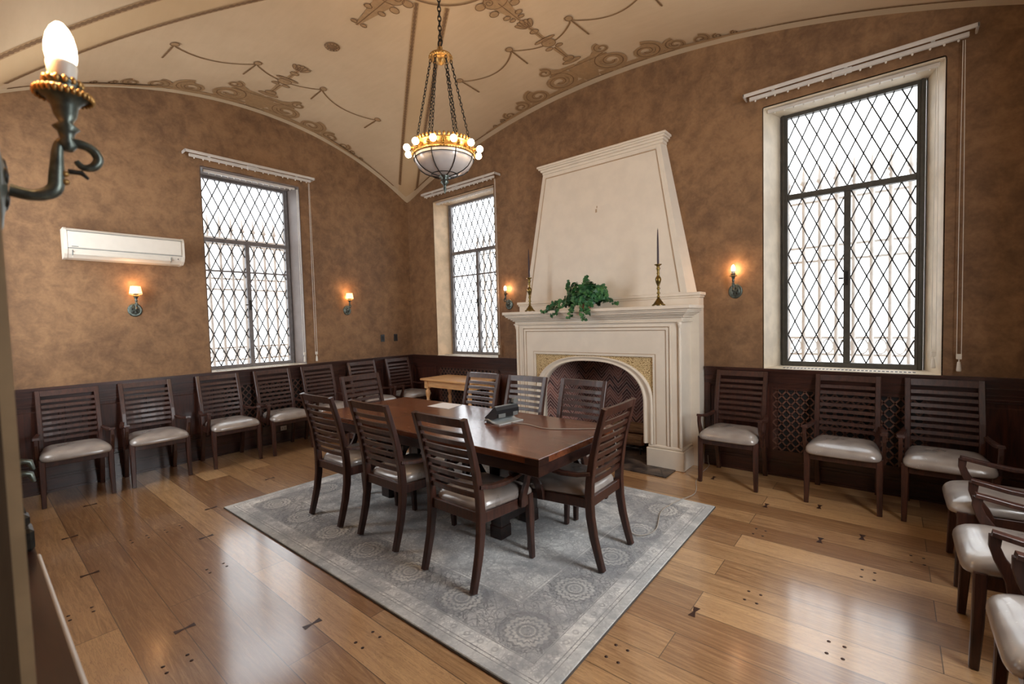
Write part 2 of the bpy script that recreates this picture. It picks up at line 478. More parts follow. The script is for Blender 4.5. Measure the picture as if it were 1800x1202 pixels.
# passage behind the camera
mb = MB()
mb.box(DX0-.5, DX1+.4, -LY-1.7, -LY-1.6, 0, 3.5, 'hall_wall'); mb.box(DX0-.6, DX0-.5, -LY-1.7, -LY-WALLT, 0, 3.5, 'hall_wall')
mb.box(DX1+.4, DX1+.5, -LY-1.7, -LY-WALLT, 0, 3.5, 'hall_wall'); mb.box(DX0-.6, DX1+.5, -LY-1.7, -LY-WALLT, 3.4, 3.5, 'hall_wall')
tag(mb.build('wall_passage'), 'plain brown walls of the passage behind the doorway', kind='structure')
# door casing edge
mb = MB(); mb.box(DX0-.055, DX0+.003, -LY-.011, -LY+.001, 0, DH+.05, 'casing')
mb.box(DX0, DX0+.003, -LY-WALLT, -LY-.011, 0, DH, 'casing_wood')
tag(mb.build('trim_1'), 'pale casing edge of the near doorway', kind='structure')

# ceiling
mb = MB(); NX, NY = 184, 124
xs = [-.3+(LX+.6)*i/NX for i in range(NX+1)]; ys = [-LY-.3+(LY+.6)*j/NY for j in range(NY+1)]
vs = [(x, y, vault(x, y)) for y in ys for x in xs]
F = [(j*(NX+1)+i, j*(NX+1)+i+1, (j+1)*(NX+1)+i+1, (j+1)*(NX+1)+i) for j in range(NY) for i in range(NX)]
mb.add(vs, F, 'ceiling', True)
mb.box(-.45, LX+.45, -LY-.45, .45, 4.75, 4.85, 'ceiling')
ceiling = tag(mb.build('ceiling'), 'cream groin vaulted ceiling with painted ornament', kind='structure')

# painted ornament on the vault
def ribbon(mb, pts, w, m, off=.004, mapf=None, closed=False):
    P = [Vector((p[0], p[1])) for p in pts]; n = len(P); vs = []
    for i in range(n):
        a = P[(i-1) % n] if (closed or i > 0) else P[i]; b = P[(i+1) % n] if (closed or i < n-1) else P[i]
        d = (b-a); d = d.normalized() if d.length > 1e-7 else Vector((1, 0)); nn = Vector((-d.y, d.x))
        ww = (w[i] if isinstance(w, list) else w)/2
        for q in (P[i]+nn*ww, P[i]-nn*ww):
            x, y = mapf(q.x, q.y) if mapf else (q.x, q.y)
            vs.append((x, y, vault(x, y)-off))
    F = [(2*i, 2*i+1, 2*i+3, 2*i+2) for i in range(n-1)]
    if closed: F.append((2*n-2, 2*n-1, 1, 0))
    mb.add(vs, F, m)
def rope(mb, pts, w, mapf=None, off=.004, seg=.045):
    # resample then modulate the width like a twisted rope
    P = [Vector((p[0], p[1])) for p in pts]; out = [P[0]]; acc = 0
    for a, b in zip(P, P[1:]):
        L = (b-a).length; k = max(1, int(L/(seg/3)))
        for i in range(1, k+1): out.append(a.lerp(b, i/k))
    ws = [w*(.55, 1.0, .8)[i % 3] for i in range(len(out))]
    ribbon(mb, out, w*.8, 'ornament_fill', off, mapf)
    ribbon(mb, out, [q*.55 for q in ws], 'ornament_line', off+.002, mapf)
def blob(mb, s, t, rs, rt, mapf, off=.004, m='ornament_fill', n=20, line=True, rot=0):
    pts = []
    for k in range(n):
        a = 2*PI*k/n; u, v = rs*math.cos(a), rt*math.sin(a)
        pts.append((s+u*math.cos(rot)-v*math.sin(rot), t+u*math.sin(rot)+v*math.cos(rot)))
    vs = []
    for p in [(s, t)]+pts:
        x, y = mapf(*p); vs.append((x, y, vault(x, y)-off))
    mb.add(vs, [(0, 1+k, 1+(k+1) % n) for k in range(n)], m)
    if line: ribbon(mb, pts, .008, 'ornament_line', off+.002, mapf, True)
def scroll(mb, s, t, r, mapf, flip=1, turns=1.6, off=.004, up=1):
    pts = []; ws = []; n = 40
    for i in range(n+1):
        a = 2*PI*turns*i/n; rr = r*(1-.82*i/n)
        pts.append((s+flip*rr*math.cos(a+PI*.5), t+up*rr*math.sin(a+PI*.5))); ws.append(r*.58*(1-.5*i/n))
    ribbon(mb, pts, ws, 'ornament_fill', off, mapf)
    ribbon(mb, pts, .009, 'ornament_line', off+.002, mapf)
def seg_ribbon(mb, a, b, w0, w1, mapf, off=.004, line=True):
    n = 8; pts = [(a[0]+(b[0]-a[0])*i/n, a[1]+(b[1]-a[1])*i/n) for i in range(n+1)]
    ribbon(mb, pts, [w0+(w1-w0)*i/n for i in range(n+1)], 'ornament_fill', off, mapf)
    if line:
        ribbon(mb, pts, .008, 'ornament_line', off+.002, mapf)
def cell(mapf, half, deep):
    mb = MB()
    # rope along the wall arch
    rope(mb, [(-half+.35+(2*half-.7)*i/60, .115) for i in range(61)], .03, mapf)
    # swags with tassels
    S = [-1.09, -.36, .36, 1.09]
    for a, b in zip(S, S[1:]):
        n = 24; pts = []
        for i in range(n+1):
            u = i/n; pts.append((a+(b-a)*u, 1.2-.17*4*u*(1-u)-(.02 if 0 < i < n else 0)))
        ribbon(mb, pts, .020, 'ornament_fill', .004, mapf); ribbon(mb, pts, .008, 'ornament_line', .006, mapf)
    for a in S:
        blob(mb, a, 1.22, .036, .036, mapf, .007)
        rope(mb, [(a, 1.2), (a+(.02 if a > 0 else -.02), .88)], .028, mapf)
    # pediment: straight cornice and scroll work
    z = .13
    for sg in (-1, 1):
        scroll(mb, sg*.33, .33, .19, mapf, sg, 1.7, .006, 1)
        scroll(mb, sg*.70, .26, .155, mapf, -sg, 1.7, .006, 1)
        scroll(mb, sg*.99, .22, .11, mapf, sg, 1.6, .006)
        scroll(mb, sg*1.22, .19, .08, mapf, -sg, 1.6, .006)
        scroll(mb, sg*1.37, .165, .045, mapf, sg, 1.4, .006)
        scroll(mb, sg*1.52, .155, .035, mapf, sg, 1.4, .006)
        scroll(mb, sg*.36, .60, .085, mapf, sg, 1.4, .006)
        ribbon(mb, [(sg*.02, .50), (sg*.2, .52), (sg*.36, .66)], [.05, .05, .03], 'ornament_fill', .005, mapf)
        ribbon(mb, [(sg*.1, .15), (sg*.5, .145), (sg*.9, .14), (sg*1.7, .13)], [.09, .08, .06, .02], 'ornament_fill', .004, mapf)
    seg_ribbon(mb, (-.36, .49), (.36, .49), .035, .035, mapf, .007)
    ribbon(mb, [(0, .13), (0, .3), (0, .48)], [.16, .30, .24], 'ornament_fill', .003, mapf)
    # candelabrum: foot, shaft, urn
    blob(mb, 0, .60, .11, .035, mapf); blob(mb, 0, .66, .06, .05, mapf, .005)
    seg_ribbon(mb, (0, .68), (0, .92), .045, .07, mapf); blob(mb, -.06, .93, .04, .025, mapf); blob(mb, .06, .93, .04, .025, mapf)
    blob(mb, 0, 1.03, .07, .07, mapf, .006); blob(mb, 0, 1.1, .12, .022, mapf, .007)
    seg_ribbon(mb, (0, 1.1), (0, 1.38), .05, .04, mapf); blob(mb, 0, 1.27, .045, .03, mapf, .006)
    for k in range(-2, 3): blob(mb, k*.028, 1.43-abs(k)*.012, .022, .06, mapf, .006+.001*k, rot=-k*.3)
    # shield with leaves near the disc
    t1 = deep-.55
    t0 = t1-.42 if deep < 3 else t1-.62
    seg_ribbon(mb, (0, t0), (0, t1-.12), .03, .19, mapf, .005)
    blob(mb, 0, t1-.08, .12, .09, mapf, .006)
    for sg in (-1, 1):
        blob(mb, sg*.15, t1-.05, .05, .04, mapf, .007); blob(mb, sg*.12, t1-.2, .045, .035, mapf, .007)
        blob(mb, sg*.07, t1-.32, .035, .025, mapf, .007); blob(mb, sg*.05, t0+.04, .03, .02, mapf, .007)
        scroll(mb, sg*.06, t1-.06, .045, mapf, sg, 1.4, .008)
    return mb
o_ = cell(lambda s, t: (ax+s, -t), ax, by); o_.build('painted_ornament', ceiling)
o_ = cell(lambda s, t: (t, -by+s), by, ax); o_.build('painted_ornament', ceiling)
mb = MB()
for s in (-1, 1):   # far side cells only carry their wall rope
    pass
rope(mb, [(.35+(LX-.7)*i/60, -LY+.115) for i in range(61)], .03); rope(mb, [(LX-.115, -.35-(LY-.7)*i/60) for i in range(61)], .03)
mb.build('painted_ornament', ceiling)
# rib ropes
mb = MB()
L_ = math.hypot(ax, by)
for sx in (-1, 1):
    for sy in (-1, 1):
        dv = Vector((sx*ax, sy*by))/L_; nv = Vector((-dv.y, dv.x))
        # groin direction in plan, ropes either side parallel to it
        for sg in (-1, 1):
            pts = []
            for i in range(41):
                q = .55 + (L_-.40-.55)*i/40
                p = dv*q + nv*sg*.135; pts.append((ax+p.x, -by+p.y))
            rope(mb, pts, .056, seg=.05)
ring = [(ax+.53*math.cos(2*PI*k/72), -by+.53*math.sin(2*PI*k/72)) for k in range(73)]
ribbon(mb, ring, .026, 'ornament_fill', .006); ribbon(mb, ring, .009, 'ornament_line', .009)
mb.build('painted_rope', ceiling)

# ------------------------------------------------------------------ wainscot
def clip(px, pz, dx, dz, x0, x1, z0, z1):
    t0, t1 = -1e9, 1e9
    for p, d, a, b in ((px, dx, x0, x1), (pz, dz, z0, z1)):
        ta, tb = (a-p)/d, (b-p)/d
        if ta > tb: ta, tb = tb, ta
        t0, t1 = max(t0, ta), min(t1, tb)
    return (t0, t1) if t1 > t0+1e-4 else None
def lattice(mb, x0, x1, z0, z1, y, px, pz, w, th, m, nodes=0):
    """diamond bars clipped to a rectangle in local xz; px, pz = diamond width and height"""
    sl = pz/px; L = math.hypot(1, sl); n = int((x1-x0)/px + (z1-z0)/pz) + 3
    for sg in (1, -1):
        for k in range(-n, n+1):
            bx = x0 + k*px if sg > 0 else x0 + k*px
            c = clip(bx, z0, 1/L, sg*sl/L, x0, x1, z0, z1)
            if not c: continue
            a = (bx+c[0]/L, z0+sg*c[0]*sl/L); b = (bx+c[1]/L, z0+sg*c[1]*sl/L)
            d = Vector((b[0]-a[0], 0, b[1]-a[1])); 
            if d.length < .01: continue
            d.normalize(); nn = Vector((-d.z, 0, d.x))*w/2; t = Vector((0, th/2, 0)); A = Vector((a[0], y, a[1])); B = Vector((b[0], y, b[1]))
            vs = [A-nn-t, A+nn-t, A+nn+t, A-nn+t, B-nn-t, B+nn-t, B+nn+t, B-nn+t]
            mb.add(vs, [(0, 1, 5, 4), (1, 2, 6, 5), (2, 3, 7, 6), (3, 0, 4, 7), (0, 3, 2, 1), (4, 5, 6, 7)], m)
def wainscot(name, length, grilles, loc, rz, label, sills=()):
    """local x along the wall, local -y into the room; starts at x=0"""
    mb = MB(); L = length
    mb.box(0, L, -.004, .0, 0, 1.0, 'mahogany')
    # rails
    mb.box(0, L, -.014, 0, .155, .25, 'mahogany_rail'); mb.box(0, L, -.014, 0, .86, 1.0, 'mahogany_rail')
    mb.box(0, L, -.018, 0, .885, .892, 'mahogany_rail'); mb.box(0, L, -.02, 0, .935, .945, 'mahogany_rail')
    gs = sorted(grilles); x = 0
    free = []
    for a, b in gs:
        if a-x > .12: free.append((x, a))
        x = b
    if L-x > .12: free.append((x, L))
    for a, b in free:
        n = max(1, round((b-a)/.62)); w = (b-a)/n
        for i in range(n+1):
            c = a+w*i; mb.box(max(0, c-.045), min(L, c+.045), -.014, 0, .25, .86, 'mahogany')
        for i in range(n):
            p0, p1 = a+w*i+.045, a+w*(i+1)-.045
            if p1-p0 < .15: continue
            for q in (0, .022):   # stepped bolection and raised field
                for bx in ((p0+q, p0+q+.012, .25+q, .86-q), (p1-q-.012, p1-q, .25+q, .86-q)): mb.box(bx[0], bx[1], -.020+q*.25, 0, bx[2], bx[3], 'mahogany')
                for bz in ((.25+q, .262+q), (.848-q, .86-q)): mb.box(p0+q, p1-q, -.020+q*.25, 0, bz[0], bz[1], 'mahogany_rail')
            mb.bbox(p0+.06, p1-.06, -.012, 0, .31, .80, 'mahogany', .006)
    t_ = tag(mb.build(name, None, loc, rz), label, kind='structure')
    for a, b in gs:
        g = MB()
        g.box(a, b, -.006, -.0045, .25, .84, 'void')
        for bx in ((a-.05, a, .25, .86), (b, b+.05, .25, .86)): g.box(bx[0], bx[1], -.016, 0, bx[2], bx[3], 'mahogany')
        g.box(a-.05, b+.05, -.0165, 0, .235, .25, 'mahogany_rail'); g.box(a, b, -.018, 0, .832, .845, 'mahogany_rail')
        lattice(g, a, b, .25, .832, -.013, .075, .088, .013, .008, 'grille_wood')
        g.build('radiator_grille', t_)
    c = MB(); c.box(0, L, -.026, 0, 0, .13, 'mahogany_rail'); c.box(0, L, -.020, 0, .13, .155, 'mahogany_rail'); c.box(0, L, -.036, 0, 0, .02, 'mahogany_rail')
    c.build('baseboard', t_)
    c = MB(); c.box(0, L, -.040, 0, 1.008, 1.03, 'mahogany_rail'); c.box(0, L, -.030, 0, .995, 1.008, 'mahogany_rail')
    c.build('rail_cap', t_)
    return t_
wainscot('trim_2', 2.50, [(.69, 1.93)], (0, 0, 0), 0, 'dark mahogany panelling in the corner by the pine table')
wainscot('trim_3', LX-4.86, [(XR-.55-4.86, XR+.58-4.86)], (4.86, 0, 0), 0, 'dark mahogany panelling with grille under the large window')
wainscot('trim_4', LY, [(LY-2.98, LY-1.80)], (0, -LY, 0), PI/2, 'dark mahogany panelling along the air conditioner wall')
wainscot('trim_5', LY, [], (LX, 0, 0), -PI/2, 'dark mahogany panelling behind the foreground chairs')
# near wall wainscot with its projecting cap
mb = MB(); mb.box(0, DX0-.055, -LY, -LY+.02, 0, 1.0, 'mahogany'); mb.box(0, DX0-.055, -LY, -LY+.054, 1.0, 1.03, 'mahogany_rail')
mb.box(0, DX0-.055, -LY, -LY+.03, 0, .14, 'mahogany_rail'); mb.tube([(4.82, -LY+.055, 1.026), (DX0-.056, -LY+.055, 1.026)], .005, 'track_metal', 8)  # pale strip stands in for the window highlight on the cap edge
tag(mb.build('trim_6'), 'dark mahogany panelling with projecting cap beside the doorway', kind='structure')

# ------------------------------------------------------------------ windows
def window(name, hw, fw, loc, rz, bar, metal, label, px, pz, rv='reveal'):
    root = MB()
    z0, z1 = WZ0, WZ1; D = .30
    # reveal liner (splayed)
    def quad(a, b, c, d, m): root.add([a, b, c, d], [(0, 1, 2, 3)], m)
    e = .003
    for sg in (-1, 1):
        X0, X1 = sg*(hw-e), sg*(fw)
        root.add([(X0, 0, z0), (X1, D+.06, z0), (X1, D+.06, z1), (X0, 0, z1), (X0+sg*.01, 0, z0), (X0+sg*.01, D+.06, z0), (X0+sg*.01, D+.06, z1), (X0+sg*.01, 0, z1)],
                 [(0, 1, 2, 3), (0, 3, 7, 4), (1, 5, 6, 2)], rv)
    root.box(-hw, hw, 0, D+.06, z1-.012, z1+.01, rv)
    r = tag(root.build(name, None, loc, rz), label, kind='structure')
    # sill with row of vent slots
    s = MB(); s.box(-hw+.003, hw-.003, -.02, D+.02, z0-.02, z0+.004, 'reveal')
    for i in range(34):
        x = -fw+.06+(2*fw-.12)*i/33; s.box(x-.009, x+.009, .05, .12, z0+.003, z0+.0052, 'dark_void')
    s.build('window_sill', r)
    f = MB(); w = .055; y0, y1 = D, D+.05; zb = z0+.004
    f.box(-fw, -fw+w, y0, y1, zb, z1-.012, metal); f.box(fw-w, fw, y0, y1, zb, z1-.012, metal)
    f.box(-fw+w, fw-w, y0, y1, zb, zb+.045, metal); f.box(-fw+w, fw-w, y0, y1, z1-.045, z1-.012, metal)
    f.box(-fw+.012, -fw+.03, y0-.012, y0, zb, z1-.012, metal); f.box(fw-.03, fw-.012, y0-.012, y0, zb, z1-.012, metal)
    fr = f.build('window_frame', r)
    g0, g1 = -fw+w, fw-w; zt = 2.69
    f = MB(); f.bbox(g0, g1, y0-.008, y1, zt-.026, zt+.026, metal, .004); f.build('transom', r)
    f = MB(); f.bbox(-.026, .026, y0-.006, y1, zb+.045, zt-.026, metal, .004)
    f.box(-.06, -.026, y0-.02, y0-.008, 1.86, 1.875, 'dark_bronze'); f.box(-.012, .012, y0-.018, y0-.006, 1.80, 1.93, 'dark_bronze')
    f.build('mullion', r)
    if bar:
        f = MB(); f.box(g0, g1, y0-.002, y0+.014, bar-.011, bar+.011, metal); f.build('glazing_bar', r)
    yp = D+.03
    for a, b, c, d in ((g0, g1, zt+.026, z1-.045), (g0, -.026, zb+.045, zt-.026), (.026, g1, zb+.045, zt-.026)):
        p = MB(); p.add([(a, yp, c), (b, yp, c), (b, yp, d), (a, yp, d), (a, yp+.004, c), (b, yp+.004, c), (b, yp+.004, d), (a, yp+.004, d)],
                        [(0, 1, 2, 3), (7, 6, 5, 4)], 'glass')
        po = p.build('pane', r)
        p = MB(); lattice(p, a, b, c, d, yp-.004, px, pz, .0105 if rv == 'reveal' else .0125, .006, 'lead'); p.build('leading', po)
    return r
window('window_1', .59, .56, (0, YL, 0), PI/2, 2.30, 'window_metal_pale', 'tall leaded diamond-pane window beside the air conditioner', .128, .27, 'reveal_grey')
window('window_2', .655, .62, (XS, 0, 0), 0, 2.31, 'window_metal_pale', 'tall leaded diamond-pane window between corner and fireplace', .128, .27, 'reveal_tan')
window('window_3', .63, .53, (XR, 0, 0), 0, None, 'window_metal', 'tall leaded diamond-pane window with pale reveals by the three chairs', .118, .265)

window('added_window_4', .59, .56, (LX, YL, 0), -PI/2, 2.30, 'window_metal_pale', 'unseen leaded window added for fill light behind the foreground chairs', .128, .27)  # out-of-view window, added to brighten the room from the side
window('added_window_5', .655, .62, (XN, -LY, 0), PI, 2.31, 'window_metal_pale', 'unseen leaded window added for fill light in the near wall', .128, .27)  # out-of-view window, added to brighten the room from the near wall

# curtain tracks over the windows
def track(hw, loc, rz, label):
    t_ = empty('curtain_track', loc, rz, label=label, cat='curtain rail', group='empty curtain tracks over the windows')
    m = MB()
    # flat front bar returning to the wall at both ends
    m.bbox(-hw, hw, -.125, -.110, 3.600, 3.632, 'track_metal', .004)
    for s in (-1, 1): m.bbox(min(s*hw, s*(hw-.014)), max(s*hw, s*(hw-.014)), -.125, .0, 3.600, 3.632, 'track_metal', .004)
    m.build('rod', t_)
    m = MB(); m.bbox(-hw+.05, hw-.05, -.095, -.070, 3.565, 3.598, 'track_metal', .003)
    n = 17
    for i in range(n):
        x = -hw+.10+(2*hw-.2)*i/(n-1)+.01*math.sin(i*2.3); m.ell((x, -.083, 3.557), .008, .008, .011, 'white_plastic', 8, 5)
    m.bbox(-.10, .04, -.10, -.066, 3.562, 3.602, 'track_metal', .003)
    for x in (-hw+.25, 0, hw-.25): m.box(x-.012, x+.012, -.11, 0, 3.598, 3.604, 'track_metal')
    m.build('runner_rail', t_)
    return t_
track(.79, (XR+.01, 0, 0), 0, 'white double curtain track above the large window with pale reveals')
track(.80, (XS-.005, 0, 0), 0, 'white double curtain track above the window next to the fireplace')
track(.77, (0, YL, 0), PI/2, 'white double curtain track above the window by the air conditioner')
def inner(hw, loc, rz, label):
    m = MB(); m.bbox(-hw, hw, .03, .055, 3.455, 3.485, 'track_metal', .003)
    for i in range(15):
        x = -hw+.06+(2*hw-.12)*i/14; m.ell((x, .043, 3.448), .007, .007, .010, 'white_plastic', 8, 5)
    t_ = m.build('inner_curtain_track', None, loc, rz); tag(t_, label, 'curtain rail', 'bare inner tracks inside the window heads')
inner(.60, (XR, 0, 0), 0, 'thin white curtain track inside head of the window with pale reveals')
inner(.62, (XS, 0, 0), 0, 'thin white curtain track inside head of the window next to the fireplace')
inner(.55, (0, YL, 0), PI/2, 'thin white curtain track inside head of the window by the air conditioner')
def cord(x, y, zt, zb, rz, loc, label, w=.012):
    t_ = empty('pull_cord', loc, rz, label=label, cat='cord', group='curtain pull cords')
    for s in (-1, 1):
        m = MB(); m.tube([(x+s*w*.5, y, zt), (x+s*w, y, (zt+zb)/2), (x+s*w*1.1, y, zb+.12)], .0024, 'white_plastic', 6); m.build('cord', t_)
    m = MB(); m.bbox(x-.016, x+.016, y-.010, y+.010, zb+.095, zb+.135, 'white_plastic', .003)
    m.tube([(x, y, zb+.1), (x, y, zb+.07)], .004, 'white_plastic', 6)
    m.lathe([(.009, .075), (.011, .06), (.015, .01), (.013, 0), (.002, -.001)], (x, y, zb), 'white_plastic', 10); m.build('cord_weight', t_)
cord(0, -.055, 3.56, 1.07, 0, (6.765, 0, 0), 'long white pull cord on the plaster outside the window with pale reveals')
cord(0, .045, 3.45, 1.08, 0, (XR+.585, 0, 0), 'white pull cord inside the pale reveal of the large window')
cord(0, -.055, 3.56, 1.08, 0, (2.045, 0, 0), 'white pull cord between the small window and the fireplace')
cord(0, -.055, 3.56, 1.06, PI/2, (0, -1.74, 0), 'white pull cord on brown plaster between window and shaded sconce')
cord(0, -.02, 3.45, 1.06, PI/2, (0, -1.895, 0), 'white pull cord at the window edge over the wooden chairs')

# outdoors
mb = MB(); mb.box(-9, 15, .36, 11, -.12, -.02, 'pavement'); mb.box(-9, -.36, -10, .36, -.12, -.02, 'pavement')
tag(mb.build('ground_outside'), 'pale pavement outside the windows', kind='structure')
def fence(loc, rz, n, label):
    t_ = empty('iron_fence', loc, rz, label=label, cat='fence', group='spear-topped railings outside the windows')
    x0 = -(n-1)/2*.155
    p = MB(); p.tube([(0, 0, -.02), (0, 0, 2.82)], .024, 'iron_fence', 8)
    p.lathe([(.02, 2.82), (.032, 2.85), (.02, 2.88), (.014, 2.93), (.03, 2.97), (.016, 3.0), (.045, 3.03), (.03, 3.06), (.022, 3.14), (.003, 3.24)], (0, 0, 0), 'iron_fence', 8)
    p.lathe([(.022, 1.1), (.038, 1.18), (.022, 1.26)], (0, 0, 0), 'iron_fence', 8)
    p0 = p.build('picket', t_); p0.location.x = x0
    for i in range(1, n):
        c = p0.copy(); col.objects.link(c); c.parent = t_; c.location.x = x0+i*.155
    hw = n/2*.155+.1
    for z in (.2, 1.08, 1.27, 2.14, 2.30, 2.81, 2.90):
        m = MB(); m.box(-hw, hw, -.012, .012, z-.012, z+.012, 'iron_fence'); m.build('rail', t_)
    for i in range(n-1):
        m = MB(); cx = x0+(i+.5)*.155
        m.tube([(cx+.05*math.cos(2*PI*k/14), 0, 1.175+.078*math.sin(2*PI*k/14)) for k in range(15)], .007, 'iron_fence', 6, False); m.build('ring', t_)
fence((XR, 1.3, 0), 0, 13, 'grey iron railing with spear tops outside the window with pale reveals')
fence((XS, 1.3, 0), 0, 13, 'grey iron railing outside the window next to the fireplace')
fence((-1.3, YL, 0), PI/2, 13, 'grey iron railing outside the window by the air conditioner')

# ------------------------------------------------------------------ fireplace
FX = 3.715; YF = -.42
fp = empty('fireplace', (0, 0, 0), label='tall cream painted fireplace with tapering hood and arched opening', cat='fireplace')
def aw(u, w, zs, zt):   # arch height at offset u
    u = min(1, abs(u)/w); return zs + (zt-zs)*max(0, (1-u**2.5))**(1/2.2)
mb = MB()
wall_cells(mb, FX-1.05, FX+1.05, [(FX-.755, FX+.755, 0, 1.14)], lambda x: 1.6, YF, -.13, 'cream', step=1.2)
mb.box(2.51, 4.85, -.15, 0, 1.2, 1.745, 'cream'); mb.box(2.51, 2.99, -.15, 0, 0, 1.2, 'cream'); mb.box(4.45, 4.85, -.15, 0, 0, 1.2, 'cream')
# plinths
for s in (-1, 1):
    a, b = sorted((FX+s*.68, FX+s*1.07)); mb.bbox(a, b, YF-.022, -.12, 0, .20, 'cream', .006)
    a, b = sorted((FX+s*.695, FX+s*1.06)); mb.bbox(a, b, YF-.012, -.12, .20, .235, 'cream', .01)
mb.build('surround', fp)
# raised frame moulding
mb = MB()
def frame_u(o, zt, zb, w, d, m, y=YF):
    for s in (-1, 1):
        a, b = sorted((FX+s*o, FX+s*(o-w))); mb.box(a, b, y-d, y, zb, zt, m)
    mb.box(FX-o+w, FX+o-w, y-d, y, zt-w, zt, m)
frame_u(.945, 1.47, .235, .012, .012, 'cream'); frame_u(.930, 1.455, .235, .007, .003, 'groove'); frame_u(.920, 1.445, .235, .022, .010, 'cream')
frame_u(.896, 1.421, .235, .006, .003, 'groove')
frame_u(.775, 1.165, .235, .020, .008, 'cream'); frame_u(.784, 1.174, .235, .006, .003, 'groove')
for s in (-1, 1):   # slim corner colonnette with tiny capital
    x = FX+s*1.035; mb.tube([(x, YF-.004, .235), (x, YF-.004, 1.46)], .014, 'cream', 10)
    mb.lathe([(.014, 1.44), (.024, 1.47), (.028, 1.50), (.014, 1.505)], (x, YF-.004, 0), 'cream', 10)
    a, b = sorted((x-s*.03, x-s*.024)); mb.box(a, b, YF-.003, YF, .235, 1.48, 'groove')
mb.build('frame_moulding', fp)
# mantel shelf (stepped crown)
mb = MB()
for hw, y, z0, z1 in ((1.075, -.445, 1.50, 1.515), (1.062, -.432, 1.515, 1.545), (1.085, -.455, 1.545, 1.562), (1.10, -.475, 1.562, 1.578), (1.125, -.50, 1.578, 1.594),
                      (1.145, -.52, 1.594, 1.612), (1.155, -.53, 1.612, 1.63), (1.175, -.55, 1.63, 1.665)):
    mb.bbox(FX-hw, FX+hw, y, -.12, z0, z1, 'cream', .004)
mb.build('mantel_shelf', fp)
mb = MB()
mb.bbox(2.485, 4.875, -.175, 0, 1.765, 1.80, 'cream', .006); mb.bbox(2.497, 4.863, -.163, -.002, 1.745, 1.765, 'cream', .004)
mb.build('ledge_moulding', fp)
# hood
mb = MB(); hb, ht, zb, zt = 1.055, .765, 1.80, 3.42; yb, yt = -.16, -.10; HC = 3.68
vs = [(HC-hb, yb, zb), (HC+hb, yb, zb), (HC+ht, yt, zt), (HC-ht, yt, zt), (HC-hb-.05, 0, zb), (HC+hb+.05, 0, zb), (HC+ht+.03, 0, zt), (HC-ht-.03, 0, zt)]
mb.add(vs, [(0, 1, 2, 3), (1, 5, 6, 2), (4, 0, 3, 7), (0, 4, 5, 1), (3, 2, 6, 7)], 'cream')
mb.build('hood', fp)
mb = MB()
def hp(f, z, o): # point on hood front at side fraction f
    k = (z-zb)/(zt-zb); return (HC+f*(hb+(ht-hb)*k), yb+(yt-yb)*k-o, z)
def strip(pa, pb, w, m):
    mb.rect([pa, pb], w, .008, m, side=Vector((1, 0, 0)) if abs(pa[0]-pb[0]) < .5 else Vector((0, 0, 1)))
for s in (-1, 1):
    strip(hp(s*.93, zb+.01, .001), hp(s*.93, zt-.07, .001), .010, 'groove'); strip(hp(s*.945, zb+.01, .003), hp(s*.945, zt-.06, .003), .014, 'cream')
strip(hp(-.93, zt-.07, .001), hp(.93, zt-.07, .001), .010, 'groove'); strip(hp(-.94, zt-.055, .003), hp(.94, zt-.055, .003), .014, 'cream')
mb.build('hood_panel_moulding', fp)
mb = MB()
for hw, y, z0, z1 in ((.785, -.12, 3.40, 3.43), (.80, -.14, 3.43, 3.455), (.82, -.16, 3.455, 3.475), (.835, -.175, 3.475, 3.50)):
    mb.bbox(HC+.02-hw, HC+.02+hw, y, 0, z0, z1, 'cream', .004)
mb.build('hood_cornice', fp)
# small mark on the hood
mb = MB(); mb.rect([hp(0, 2.80, .002), hp(0, 2.84, .002)], .022, .003, 'groove'); mb.rect([hp(.01, 2.85, .002), hp(.012, 2.875, .002)], .012, .003, 'groove'); mb.build('painted_mark', fp)
# gilded spandrels
mb = MB(); n = 40
for i in range(n):
    a, b = -.752+1.504*i/n, -.752+1.504*(i+1)/n
    za, zb_ = aw(a, .745, .66, 1.125), aw(b, .745, .66, 1.125)
    mb.add([(FX+a, YF+.014, za), (FX+b, YF+.014, zb_), (FX+b, YF+.014, 1.145), (FX+a, YF+.014, 1.145)], [(0, 1, 2, 3)], 'gilt_relief')
mb.build('gilded_spandrel', fp)
# arch moulding ring
mb = MB(); prof = [(0, .05), (0, .004), (.10, -.012), (.25, -.010), (.32, .002), (.45, .004), (.62, -.004), (.80, -.022), (.93, -.022), (1.0, -.008), (1.0, .03)]
path = []
for i in range(49):
    a = PI*i/48; path.append(-math.cos(a))
rings = []
def apt(k, f):
    wi, wo = .64, .75
    w = wi+(wo-wi)*f; zt_ = 1.075+(1.132-1.075)*f
    if k == 0 or k == 50: return (FX+(-w if k == 0 else w), .235)
    u = path[k-1]; return (FX+w*u, aw(u*w, w, .66, zt_))
for k in range(51):
    rings.append([(apt(k, f)[0], YF+dy, apt(k, f)[1]) for f, dy in prof])
mb.loft(rings, 'cream', True, False, False); mb.build('arch_moulding', fp)
# inner throat
mb = MB(); rings = []
for k in range(51):
    x, z = apt(k, 0); rings.append([(x, YF+.04, z), (x, YF+.065, z)])
mb.loft(rings, 'cream', True, False, False); mb.build('arch_lining', fp)
